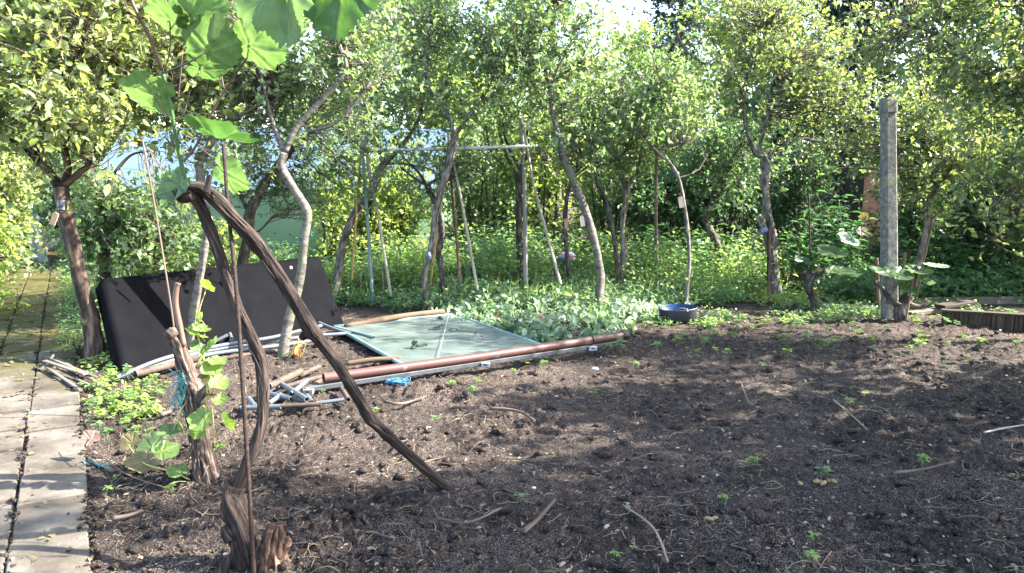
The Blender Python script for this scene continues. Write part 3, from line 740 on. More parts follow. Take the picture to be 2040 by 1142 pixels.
tree('apple_tree', 'narrow crooked apple stem bending left just right of the tall curved tree', 9.8,
    [(1234, 560, 7), (1230, 520, 7), (1222, 470, 7), (1212, 420, 7), (1200, 385, 8), (1190, 360, 7), (1188, 320, 7), (1192, 280, 8)],
    [[(1192, 282, 5), (1175, 272, 4), (1165, 268, 3)], [(1193, 280, 5), (1205, 240, 4), (1215, 180, 3)], [(1192, 330, 3), (1225, 320, 3), (1250, 300, 2)]],
    [ell(1210, 220, 9.8, 80, 70), ell(1260, 180, 9.9, 70, 80), ell(1240, 290, 9.7, 40, 30)], 150, 'apple', 'bark_dark', leaf=.055, seed=13, group=FG)
tree('apple_tree', 'mottled pollard apple tree with bleached snags between two thin stems', 10.3,
    [(1240, 560, 9), (1243, 500, 9), (1240, 460, 8), (1242, 430, 9), (1248, 390, 9), (1250, 365, 10)],
    [[(1245, 365, 6), (1240, 345, 5), (1225, 325, 4), (1215, 312, 3)], [(1255, 360, 6), (1270, 345, 4), (1274, 320, 4), (1278, 290, 2)], [(1242, 390, 3), (1240, 360, 3)]],
    [ell(1245, 335, 10.3, 45, 22), ell(1290, 300, 10.2, 40, 40)], 45, 'yellow', 'bark', leaf=.06, seed=14, group=FG, knots=.35)
tree('apple_tree', 'thin young apple tree with a pale tag rising behind the blue bowl', 8.9,
    [(1366, 612, 6), (1369, 570, 6), (1373, 520, 6), (1370, 460, 6), (1362, 400, 5), (1350, 350, 5), (1330, 320, 5), (1305, 300, 5), (1285, 275, 4)],
    [[(1310, 303, 3), (1335, 292, 3), (1360, 290, 2)], [(1352, 355, 3), (1368, 350, 2), (1380, 345, 2)], [(1285, 275, 3), (1275, 240, 3), (1290, 180, 2)]],
    [ell(1300, 200, 8.9, 80, 80), ell(1350, 260, 9.0, 50, 50), ell(1330, 175, 9.0, 60, 45)], 150, 'apple', 'bark', leaf=.055, seed=15, group=FG, knots=.05)
tree('apple_tree', 'gnarled leaning ivy covered trunk in the shade left of the forked white limbed tree', 10.8,
    [(1437, 560, 13), (1434, 520, 14), (1425, 480, 13), (1412, 455, 11), (1405, 430, 10), (1425, 400, 13), (1440, 360, 15), (1450, 330, 12)],
    [[(1450, 335, 5), (1462, 310, 4), (1475, 290, 3)], [(1440, 350, 5), (1420, 330, 4), (1405, 300, 3)]],
    [ell(1420, 300, 10.8, 70, 60), ell(1410, 390, 10.6, 30, 40), ell(1490, 330, 10.8, 45, 60)], 160, 'hedge', 'bark_dark', leaf=.06, seed=16, group=FG, knots=.5)
tree('apple_tree', 'knobbly grey apple tree whose head splits into two pale upright limbs', 9.8,
    [(1545, 592, 13), (1543, 550, 12), (1540, 500, 11), (1537, 460, 11), (1530, 420, 10), (1525, 380, 11), (1524, 340, 11), (1522, 312, 13)],
    [[(1516, 312, 10), (1502, 300, 8), (1490, 265, 7), (1484, 235, 6), (1483, 190, 5), (1490, 150, 5), (1510, 95, 4), (1530, 30, 3)],
     [(1515, 308, 8), (1515, 285, 7), (1524, 255, 6), (1532, 215, 6), (1536, 180, 4), (1560, 120, 3)], [(1530, 212, 3), (1517, 205, 3), (1504, 200, 2)],
     [(1538, 300, 8), (1533, 318, 7)]],
    [ell(1495, 140, 9.8, 80, 90), ell(1580, 120, 9.8, 110, 100), ell(1530, 40, 9.9, 150, 70), ell(1650, 180, 9.7, 100, 70), ell(1560, 220, 9.7, 60, 40)],
    420, 'yellow', 'bark', leaf=.052, seed=17, group=FG, knots=.45, sides=18)
tree('apple_tree', 'slanting apple tree with sunlit trunk just right of the concrete post', 9.2,
    [(1818, 572, 9), (1832, 520, 9), (1842, 470, 9), (1848, 430, 9), (1855, 400, 8), (1868, 375, 7)],
    [[(1868, 376, 5), (1890, 345, 5), (1910, 300, 4), (1930, 240, 3)], [(1852, 405, 5), (1838, 370, 4), (1850, 310, 4), (1860, 250, 3)], [(1872, 370, 4), (1890, 300, 3), (1875, 200, 3)]],
    [ell(1840, 300, 9.2, 80, 70), ell(1910, 270, 9.2, 80, 90), ell(1800, 240, 9.4, 50, 90), ell(1860, 370, 9.0, 60, 40), ell(1730, 260, 9.5, 70, 60)],
    330, 'yellow', 'bark', leaf=.055, seed=18, group=FG)
tree('apple_tree', 'large apple tree whose leafy boughs reach in at the right of the picture', 7.0,
    [(2180, 680, 18), (2175, 560, 16), (2160, 420, 15), (2130, 320, 14)],
    [[(2130, 322, 9), (2060, 230, 7), (1980, 160, 5), (1880, 80, 4), (1800, 40, 3)], [(2135, 320, 8), (2070, 330, 5), (2010, 380, 4), (1960, 430, 3)], [(2130, 310, 8), (2120, 180, 6), (2060, 60, 5), (1980, -60, 4)], [(2150, 350, 7), (2250, 250, 6), (2350, 150, 4)], [(2010, 380, 3), (1990, 430, 3), (2000, 490, 2)]],
    [ell(1960, 90, 7.0, 130, 110), ell(2020, 240, 6.9, 100, 110), ell(1830, 50, 7.4, 120, 70), ell(2010, 400, 6.8, 75, 70), ell(2130, 150, 6.6, 150, 170), ell(2100, 400, 6.6, 90, 110), ell(2000, -70, 7, 230, 90), ell(2280, 150, 6.8, 150, 160), ell(1985, 495, 6.9, 45, 40)],
    640, 'yellow', 'bark', leaf=.055, seed=19, sides=16, tmpl=KITE)

# --- hedge shrubs and taller trees behind
def shrub(name, label, px, zc, wpx, hm, lmat, n, leaf=.07, seed=0, group=None, cat='shrub', z0=.1, width=.6, depth=None, sub=4, lps=7, up=.6):
    r = np.random.default_rng(seed + 500)
    c = P(px, 571, zc); x, y = c[0], c[1]
    g = gz(x, y)
    e = thing(name, (x, y, g), label, cat, group)
    w_ = px2m(wpx, zc) / 2; d = depth or w_ * .7
    mb = MB()
    tips = []
    for i in range(6):
        a = r.uniform(0, 6.28); q = np.array([x + math.cos(a) * w_ * .5 * r.random(), y + math.sin(a) * d * .5 * r.random(), g + hm * r.uniform(.6, .9)])
        b = np.array([x + (q[0] - x) * .3, y + (q[1] - y) * .3, g - .05])
        m1 = (b + q) / 2 + r.normal(size=3) * .08
        p, _ = tube(mb, [b, m1, q], [.028, .02, .008], 6, 5, bark=.1, seed=seed + i); tips.append(p)
    mb.build('stems', M['bark_dark'], e)
    E = []
    k = 7
    for i in range(k):
        fx = r.uniform(-.65, .65); zz = g + hm * r.uniform(.25, .82)
        E.append((x + fx * w_, y + r.uniform(-.5, .5) * d, zz, w_ * r.uniform(.35, .6), d * r.uniform(.4, .7), hm * r.uniform(.18, .34)))
    E.append((x, y, g + hm * .3, w_ * .9, d * .8, hm * .3))
    mb = MB()
    crown_fill(mb, np.vstack(tips), E, n, sub=sub, lps=lps, leaf=leaf, width=width, r=r, maxlen=.6, sublen=(.12, .36), up=up)
    mb.build('foliage', [M[lmat], M['twig']], e)
    return e

def bgtree(name, label, px, zc, h, wpx, lmat, n, leaf=.11, seed=0, group='tall trees closing off the back of the garden', low=.10, bmat='bark_dark', maxlen=1.2, sublen=(.2, .5)):
    r = np.random.default_rng(seed + 900)
    c = P(px, 571, zc); x, y = c[0], c[1]
    e = thing(name, (x, y, gz(x, y)), label, 'tree', group)
    w_ = px2m(wpx, zc) / 2
    mb = MB(); sk = []
    lean = r.normal() * .3
    p, _ = tube(mb, [(x, y, -.1), (x + lean * .3, y, h * .3), (x + lean, y + .1, h * .6), (x + lean * .8, y, h * .92)], [.16, .13, .09, .03], 10, 5, bark=.1, seed=seed); sk.append(p[5:])
    mb.build('trunk', M[bmat], e)
    for i in range(9):
        k = int(len(p) * r.uniform(.25, .85)); a = r.uniform(0, 6.28); ln = w_ * r.uniform(.6, .95)
        q = p[k] + np.array([math.cos(a) * ln, math.sin(a) * ln * .8, ln * r.uniform(.3, .8)])
        mb = MB(); s, _ = tube(mb, [p[k], (p[k] + q) / 2 + r.normal(size=3) * .12 + [0, 0, -.1], q], [.06, .04, .012], 6, 4, bark=.1, seed=seed + i)
        mb.build('branch', M[bmat], e); sk.append(s)
    E = []
    for i in range(19):
        zz = h * (low + (.95 - low) * (i + r.random()) / 19); prof = math.sin(min(1, (1 - zz / h) * 1.6 + .25) * 1.5)
        a = r.uniform(0, 6.28); rr = w_ * .62 * prof * math.sqrt(r.random())
        E.append((x + math.cos(a) * rr, y + math.sin(a) * rr * .8, zz, w_ * r.uniform(.28, .5), w_ * r.uniform(.28, .45), h * r.uniform(.07, .15)))
    mb = MB(); crown_fill(mb, np.vstack(sk), E, n, sub=4, lps=7, leaf=leaf, width=.62, r=r, maxlen=maxlen, sublen=sublen, twr=.008)
    mb.build('crown', [M[lmat], M['twig']], e)
    return e

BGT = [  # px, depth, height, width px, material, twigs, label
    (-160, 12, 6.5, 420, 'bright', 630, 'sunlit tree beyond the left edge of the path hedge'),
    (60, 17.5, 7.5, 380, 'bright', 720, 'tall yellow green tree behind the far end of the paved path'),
    (280, 18.5, 7.2, 360, 'bright', 720, 'sunlit tall tree rising behind the sky tinted greenhouse roof'),
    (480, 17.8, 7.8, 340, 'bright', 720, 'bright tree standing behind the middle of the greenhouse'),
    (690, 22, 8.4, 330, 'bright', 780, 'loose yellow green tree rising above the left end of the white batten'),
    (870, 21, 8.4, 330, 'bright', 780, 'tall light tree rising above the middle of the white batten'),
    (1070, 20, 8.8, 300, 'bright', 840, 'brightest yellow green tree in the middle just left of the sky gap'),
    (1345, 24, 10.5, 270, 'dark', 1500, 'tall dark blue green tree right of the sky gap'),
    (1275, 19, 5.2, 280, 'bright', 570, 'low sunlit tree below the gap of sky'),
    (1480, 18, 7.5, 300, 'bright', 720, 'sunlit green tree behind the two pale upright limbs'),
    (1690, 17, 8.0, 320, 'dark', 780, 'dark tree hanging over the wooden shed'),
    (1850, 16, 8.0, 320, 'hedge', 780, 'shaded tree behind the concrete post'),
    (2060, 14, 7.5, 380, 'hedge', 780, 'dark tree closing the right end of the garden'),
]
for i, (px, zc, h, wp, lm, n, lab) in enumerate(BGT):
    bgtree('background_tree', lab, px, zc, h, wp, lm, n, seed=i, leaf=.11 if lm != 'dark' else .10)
# neighbours standing to the right of the picture: their shade falls across the bed
for i, (x, y, h, wm, n) in enumerate([(5.0, 3.7, 3.9, 3.0, 190), (5.4, 2.3, 3.8, 3.2, 160), (5.9, 5.4, 4.3, 3.6, 400), (8.2, 3.9, 6.9, 5.4, 760), (10.5, 10.2, 5.5, 4.0, 300)]):
    zc = y * CP; px = CX + x / zc * F
    bgtree('orchard_tree', ['orchard tree just outside the right edge nearest the bed', 'orchard tree outside the right edge beside the camera', 'bigger orchard tree outside the right edge level with the vine', 'second row orchard tree outside the right edge', 'big orchard tree outside the right edge behind the others'][i],
           px, zc, h, wm * F / zc, 'apple', int(n * .62), leaf=.10, seed=40 + i, group='orchard trees right of the picture', low=.36, bmat='bark')

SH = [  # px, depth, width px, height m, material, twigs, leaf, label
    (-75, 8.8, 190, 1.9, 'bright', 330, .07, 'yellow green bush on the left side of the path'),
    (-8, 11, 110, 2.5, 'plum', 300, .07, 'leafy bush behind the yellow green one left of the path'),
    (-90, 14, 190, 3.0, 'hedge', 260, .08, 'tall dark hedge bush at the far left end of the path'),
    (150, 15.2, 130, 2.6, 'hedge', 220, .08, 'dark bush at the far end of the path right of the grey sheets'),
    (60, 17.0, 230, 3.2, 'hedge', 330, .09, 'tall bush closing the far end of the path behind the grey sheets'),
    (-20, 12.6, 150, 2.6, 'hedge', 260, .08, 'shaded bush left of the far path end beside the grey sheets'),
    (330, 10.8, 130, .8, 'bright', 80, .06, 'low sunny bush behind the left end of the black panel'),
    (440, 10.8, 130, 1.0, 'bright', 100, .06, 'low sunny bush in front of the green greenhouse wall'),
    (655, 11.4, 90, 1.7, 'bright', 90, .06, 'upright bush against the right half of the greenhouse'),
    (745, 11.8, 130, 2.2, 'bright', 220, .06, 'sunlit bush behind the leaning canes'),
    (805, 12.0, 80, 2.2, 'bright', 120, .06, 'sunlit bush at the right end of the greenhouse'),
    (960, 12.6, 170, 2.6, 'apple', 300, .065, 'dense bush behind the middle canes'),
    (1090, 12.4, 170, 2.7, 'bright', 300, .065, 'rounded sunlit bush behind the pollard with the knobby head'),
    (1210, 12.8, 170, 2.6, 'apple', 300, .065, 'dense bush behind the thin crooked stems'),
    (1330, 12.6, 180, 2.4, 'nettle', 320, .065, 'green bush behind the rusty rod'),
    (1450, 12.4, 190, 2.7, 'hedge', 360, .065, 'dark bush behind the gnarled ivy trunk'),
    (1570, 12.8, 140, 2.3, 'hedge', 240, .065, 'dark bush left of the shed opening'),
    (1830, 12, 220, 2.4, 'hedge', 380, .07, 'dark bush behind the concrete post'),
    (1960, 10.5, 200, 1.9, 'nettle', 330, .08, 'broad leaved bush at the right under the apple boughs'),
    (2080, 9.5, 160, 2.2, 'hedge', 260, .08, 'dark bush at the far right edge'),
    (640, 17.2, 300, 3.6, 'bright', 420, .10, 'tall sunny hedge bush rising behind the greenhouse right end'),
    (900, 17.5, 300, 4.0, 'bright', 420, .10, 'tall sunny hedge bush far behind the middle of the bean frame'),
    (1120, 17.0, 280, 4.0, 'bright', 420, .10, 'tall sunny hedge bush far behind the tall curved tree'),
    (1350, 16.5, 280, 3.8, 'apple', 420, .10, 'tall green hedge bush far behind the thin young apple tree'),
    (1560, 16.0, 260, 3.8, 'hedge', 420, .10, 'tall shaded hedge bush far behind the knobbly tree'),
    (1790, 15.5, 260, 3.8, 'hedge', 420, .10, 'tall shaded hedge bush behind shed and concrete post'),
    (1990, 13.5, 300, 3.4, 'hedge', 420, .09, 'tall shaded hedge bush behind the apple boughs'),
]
for i, (px, zc, wp, h, lm, n, lf, lab) in enumerate(SH):
    shrub('shrub', lab, px, zc, wp, h, lm, n, lf, seed=i, group='bushes along the back of the garden')

# ------------------------------------------------------------------ greenhouse, shed, sheets
def boxmb(mb, c0, c1, mat=0):
    x0, y0, z0 = c0; x1, y1, z1 = c1
    V = [(x0, y0, z0), (x1, y0, z0), (x1, y1, z0), (x0, y1, z0), (x0, y0, z1), (x1, y0, z1), (x1, y1, z1), (x0, y1, z1)]
    mb.add(V, [(0, 3, 2, 1), (4, 5, 6, 7), (0, 1, 5, 4), (1, 2, 6, 5), (2, 3, 7, 6), (3, 0, 4, 7)], mat=mat)

def beam(mb, a, b, w_, h, bev=.15, mat=0, up=(0, 0, 1)):
    """bevelled rectangular bar from a to b"""
    a = np.array(a, float); b = np.array(b, float); t = nrm(b - a); s = nrm(np.cross(t, up)); u = np.cross(s, t)
    c = min(w_, h) * bev; hw, hh = w_ / 2, h / 2
    prof = [(-hw + c, -hh), (hw - c, -hh), (hw, -hh + c), (hw, hh - c), (hw - c, hh), (-hw + c, hh), (-hw, hh - c), (-hw, -hh + c)]
    L = np.linalg.norm(b - a); V = []; TC = []
    for p, z in ((a, 0), (b, L)):
        for x, y in prof: V.append(p + s * x + u * y); TC.append((x, y, z))
    n = 8
    q = [(i, (i + 1) % n, n + (i + 1) % n, n + i) for i in range(n)]
    V += [a, b]; TC += [(0, 0, 0), (0, 0, L)]
    tr = [(16, (i + 1) % n, i) for i in range(n)] + [(17, n + i, n + (i + 1) % n) for i in range(n)]
    mb.add(V, [x[::-1] for x in q], [x[::-1] for x in tr], tc=TC, mat=mat)

def greenhouse():
    x0, x1, y0, y1 = -7.35, -1.3, 13.2, 16.0
    zE, zR = 1.42, 2.55
    e = thing('greenhouse', ((x0 + x1) / 2, y0, 0), 'long low greenhouse with green sheet walls and sky tinted film roof behind the trees', 'greenhouse')
    mb = MB(); n = 41; m = 9
    xs = np.linspace(x0, x1, n); zs = np.linspace(-.05, zE, m)
    X, Z = np.meshgrid(xs, zs); Y = y0 + .035 * np.sin(X * 2.3 + Z) + .03 * fbm(X * 1.1, Z * 1.6, 5, 2)
    q = [(j * n + i, j * n + i + 1, (j + 1) * n + i + 1, (j + 1) * n + i) for j in range(m - 1) for i in range(n - 1)]
    mb.add(np.stack([X, Y, Z], -1).reshape(-1, 3), q)
    mb.build('wall', M['wallgreen'], e)
    for xx, s in ((x0, -1), (x1, 1)):
        mb = MB(); V = []
        for th in (0, .02):
            V += [(xx + s * th, y0 + .04, -.05), (xx + s * th, y1, -.05), (xx + s * th, y1, zE), (xx + s * th, (y0 + y1) / 2, zR - .04), (xx + s * th, y0 + .04, zE)]
        f3 = [(0, 1, 2), (0, 2, 4), (4, 2, 3), (5, 7, 6), (5, 9, 7), (9, 8, 7)]
        mb.add(V, [(0, 5, 6, 1), (1, 6, 7, 2), (2, 7, 8, 3), (3, 8, 9, 4), (4, 9, 5, 0)], f3); mb.build('gable', M['wallgreen'], e, smooth=False)
    for side in (0, 1):
        mb = MB(); n = 41; m = 9
        ss = np.linspace(0, 1, m); X, S = np.meshgrid(xs := np.linspace(x0 - .1, x1 + .1, n), ss)
        Ym = (y0 + y1) / 2
        Y = (y0 - .08) + S * (Ym - y0 + .08) if side == 0 else (y1 + .08) - S * (y1 + .08 - Ym)
        Z = zE - .02 + S * (zR - zE + .02) - .03 * np.sin(S * 3.14) * np.abs(np.sin(X * 2.1)) + .02 * fbm(X * 1.2, S * 3, 8, 2)
        q = [(j * n + i, j * n + i + 1, (j + 1) * n + i + 1, (j + 1) * n + i) for j in range(m - 1) for i in range(n - 1)]
        mb.add(np.stack([X, Y, Z], -1).reshape(-1, 3), q); mb.build('roof', M['film'], e)
    for xx in np.linspace(x0 + .4, x1 - .4, 6):
        mb = MB(); beam(mb, (xx, y0 - .075, 0), (xx, y0 - .075, zE), .045, .045); mb.build('post', M['greenframe'], e, smooth=False)
greenhouse()

def shed():
    a = P(1655, 571, 13.6); b = P(1752, 571, 13.6)
    e = thing('shed', (a[0], a[1], 0), 'dark wooden shed half hidden behind foliage left of the concrete post', 'shed')
    x0, x1, y0 = a[0], b[0] - .42, a[1]
    for k in range(6):
        pass
    mb = MB(); n = 7; wdt = (x1 - x0) / n
    for k in range(n): boxmb(mb, (x0 + k * wdt + .004, y0 + .003 * (k % 2), 0), (x0 + (k + 1) * wdt - .004, y0 + .03, 2.1))
    boxmb(mb, (x0, y0 + .05, 0), (x1, y0 + 1.6, 2.1))
    mb.build('wall', M['shed'], e, smooth=False)
    mb = MB(); V = [(x0 - .15, y0 - .2, 2.12), (x1 + .1, y0 - .2, 2.12), (x1 + .1, y0 + 1.8, 2.4), (x0 - .15, y0 + 1.8, 2.4)]
    V += [(v[0], v[1], v[2] + .04) for v in V]
    mb.add(V, [(0, 3, 2, 1), (4, 5, 6, 7), (0, 1, 5, 4), (1, 2, 6, 5), (2, 3, 7, 6), (3, 0, 4, 7)]); mb.build('roof', M['shed'], e, smooth=False)
    mb = MB(); beam(mb, (x0 + .42, y0 - .03, 0), (x0 + .42, y0 - .03, 2.1), .08, .05); mb.build('corner_post', M['greypost'], e, smooth=False)
    mb = MB(); boxmb(mb, (x1 + .06, y0 + .1, 0), (x1 + .75, y0 + .3, 1.9))
    o = mb.build('brick_wall', M['brick'], smooth=False, origin=(x1 + .4, y0 + .2, 0)); tag(o, 'small red brick wall glimpsed between the shed and the concrete post', 'wall')
shed()

def grey_sheets():
    for k, (pa, pb, pc, pd, lab) in enumerate([((58, 430), (75, 425), (96, 500), (76, 504), 'tall grey sheet with slanted top leaning at the far end of the path'), ((50, 455), (62, 438), (78, 504), (66, 506), 'narrower grey sheet leaning behind the taller one at the end of the path')]):
        z = 14.2 + .15 * k
        V = [P(*pd, z), P(*pc, z), P(*pb, z + .35), P(*pa, z + .35)]
        V[0][2] = gz(*V[0][:2]) - .02; V[1][2] = gz(*V[1][:2]) - .02
        V = np.array(V); n = nrm(np.cross(V[1] - V[0], V[3] - V[0])) * .02
        W = np.vstack([V, V + n])
        mb = MB().add(W, [(3, 2, 1, 0), (4, 5, 6, 7), (0, 1, 5, 4), (1, 2, 6, 5), (2, 3, 7, 6), (3, 0, 4, 7)])
        o = mb.build('sheet', M['greysheet'], smooth=False, origin=V[0]); tag(o, lab, 'sheet')
    mb = MB(); tube(mb, [P(75, 508, 13.9), P(68, 470, 13.95), P(64, 418, 14.0), P(62, 380, 14.0)], [.013] * 4, 6, 3)
    tag(mb.build('rod', M['metal_green'], origin=P(75, 508, 13.9)), 'dark thin rod standing in front of the grey sheets', 'rod')
    blob('stone', P(103, 486, 13.5), (.17, .15, .15), M['stone'], 'round grey stone beside the grey sheets at the path end', 'stone')

def ico(sub=2):
    import bmesh
    bm = bmesh.new(); bmesh.ops.create_icosphere(bm, subdivisions=sub, radius=1)
    V = np.array([v.co[:] for v in bm.verts]); T = np.array([[v.index for v in f.verts] for f in bm.faces]); bm.free()
    return V, T
ICO1 = ico(1); ICO2 = ico(2); ICO3 = ico(3)

def blob(name, c, s, mat, label=None, cat=None, seed=0, rough=.2, group=None, parent=None):
    V, T = ICO3
    d = 1 + rough * fbm(V[:, 0] * 1.5 + V[:, 2] * 1.1 + seed, V[:, 1] * 1.5 - V[:, 2], seed, 3)
    W = np.array(c) + V * d[:, None] * np.array(s)
    mb = MB().add(W, tris=T)
    o = mb.build(name, mat, parent, origin=None if parent else c)
    if label: tag(o, label, cat, group)
    return o
grey_sheets()

# ------------------------------------------------------------------ concrete post
def post():
    zc = D(640); b = P(1772, 640, zc); t = P(1769, 195, zc); t = P(1769, 195, zc * b[1] / t[1])
    b[2] = gz(b[0], b[1])
    e = thing('post', b, 'tall weathered concrete post with chamfered corners standing at the back of the bed', 'post')
    mb = MB(); secs = []
    h = t[2]; rings = []
    zs = list(np.linspace(-.3, h - .18, 40)) + [h - .165, h - .15, h - .06, h - .025, h]
    for k, z in enumerate(zs):
        f = max(0, z) / h
        wb = .072 + (.063 - .072) * f
        if z > h - .16: wb *= 1.14
        if z > h - .03: wb *= .80 if z >= h else .95
        c = wb * .26
        x = b[0] + (t[0] - b[0]) * f; y = b[1]
        pr = [(-wb + c, -wb), (wb - c, -wb), (wb, -wb + c), (wb, wb - c), (wb - c, wb), (-wb + c, wb), (-wb, wb - c), (-wb, -wb + c)]
        a = .12
        for (u, v) in pr:
            j = 1 + .02 * vnoise(np.array([u * 30 + z * 6]), np.array([v * 30 + z * 9]), 4)[0]
            rings.append((x + (u * math.cos(a) - v * math.sin(a)) * j, y + (u * math.sin(a) + v * math.cos(a)) * j, z))
    n = 8; m = len(zs)
    q = [(i * n + k, i * n + (k + 1) % n, (i + 1) * n + (k + 1) % n, (i + 1) * n + k) for i in range(m - 1) for k in range(n)]
    rings.append((t[0], b[1], h + .003)); tr = [(m * n, (m - 1) * n + k, (m - 1) * n + (k + 1) % n) for k in range(n)]
    mb.add(rings, q, tr); mb.build('shaft', M['concrete_post'], e, smooth=False)
    mb = MB()
    for z in (1.35, 2.05):
        th = np.linspace(0, 6.283, 13); pts = np.stack([b[0] + .097 * np.cos(th), b[1] + .097 * np.sin(th), z + 0 * th], -1)
        tube(mb, pts, [.0022] * 13, 5, 1)
    mb.build('wire', M['rust'], e)
post()

# ------------------------------------------------------------------ grape vines and leaves
def vine_leaf(center, tip, normal, size, mat='vleaf', parent=None, name='leaf', cup=.12, seed=0, lob=.17, label=None, wob=.05):
    """palmate toothed leaf; size = overall width; center = middle of the blade"""
    NR, NT = 14, 132
    rr = np.random.default_rng(seed + 3000)
    th = np.linspace(-np.pi, np.pi, NT, endpoint=False)       # 0 = tip direction, +-pi = petiole notch
    lobes = [(0, 1.0, .55), (.95, .88, .5), (-.95, .88, .5), (1.95, .68, .5), (-1.95, .68, .5)]
    R = np.full(NT, .50)
    for a, rad, wd in lobes:
        a2 = a + rr.normal() * .06; rad2 = rad * rr.uniform(.94, 1.06)
        d = np.abs((th - a2 + np.pi) % (2 * np.pi) - np.pi)
        R = np.maximum(R, rad2 * (1 - lob * (d / wd) ** 1.3 * (d < 2.2 * wd) - 10 * (d >= 2.2 * wd)))
    notch = np.abs(np.abs(th) - np.pi); R *= (.22 + .78 * np.clip(notch / .42, 0, 1) ** .6)
    R *= 1 + .075 * np.abs(((th * 9.5) % 1) - .5) * 2 - .04 + .03 * rr.normal(size=NT)
    s = np.linspace(0, 1, NR + 1)[1:]
    Rg = s[:, None] * R[None]; TH = np.repeat(th[None], NR, 0)
    x = Rg * np.cos(TH); y = Rg * np.sin(TH)
    rad = np.sqrt(x * x + y * y)
    vein = np.zeros_like(x); ridge = np.zeros_like(x)
    for a, rd, wd in lobes:
        dx, dy = math.cos(a), math.sin(a); along = x * dx + y * dy; perp = np.abs(-x * dy + y * dx)
        v = np.clip(1 - perp / (.009 + .010 * (1 - along)), 0, 1) * (along > 0) * (along < rd * .95)
        vein = np.maximum(vein, v); ridge = np.maximum(ridge, np.clip(1 - perp / .10, 0, 1) * (along > 0))
        for k in range(1, 6):                                   # side veins
            s0 = k * .16 * rd
            for sg in (-1, 1):
                aa = a + sg * .75; ex, ey = math.cos(aa), math.sin(aa); ux = x - dx * s0; uy = y - dy * s0
                al = ux * ex + uy * ey; pp = np.abs(-ux * ey + uy * ex)
                vein = np.maximum(vein, .6 * np.clip(1 - pp / .013, 0, 1) * (al > 0) * (al < .34 * (1.1 - s0)))
    z = cup * (rad ** 2) - .05 * ridge + .035 * np.sin(TH * 5 + rr.uniform(0, 6)) * rad ** 2 + wob * fbm(x * 2.2 + seed, y * 2.2, seed, 2)
    V = np.concatenate([[[0, 0, 0]], np.stack([x, y, z], -1).reshape(-1, 3)])
    V[:, 0] -= .25                                              # shift so that the blade centre is at the origin
    vv = np.concatenate([[1.], vein.ravel()])
    q = []; tr = []
    for k in range(NT):
        k2 = (k + 1) % NT; tr.append((0, 1 + k, 1 + k2))
    i, j = np.meshgrid(np.arange(NR - 1), np.arange(NT), indexing='ij'); j2 = (j + 1) % NT
    q = np.stack([1 + i * NT + j, 1 + (i + 1) * NT + j, 1 + (i + 1) * NT + j2, 1 + i * NT + j2], -1).reshape(-1, 4)
    L = nrm(np.array(tip, float)); N = np.array(normal, float); N = nrm(N - L * np.dot(N, L)); W = np.cross(N, L)
    k = size / 1.62
    Wd = np.array(center) + k * (V[:, 0:1] * L + V[:, 1:2] * W + V[:, 2:3] * N)
    mb = MB().add(Wd, q, tr, tc=V, att=vv)
    o = mb.build(name, M[mat], parent, origin=None if parent else center)
    if label: o['label'] = label
    return Wd[0]

def stem(mb, pl, n=8, res=5, mat=0, bark=.03, seed=0):
    pts = np.array([P(a, b, c) for a, b, c, r in pl]); rad = np.array([r for *_, r in pl])
    return tube(mb, pts, rad, n, res, bark=bark, seed=seed, mat=mat)

def petiole(mb, a, b, r=.0022, mat=0, sag=.01):
    a = np.array(a); b = np.array(b); m = (a + b) / 2 + np.array([0, 0, sag])
    tube(mb, [a, m, b], [r * 1.2, r, r * .8], 6, 4, mat=mat)

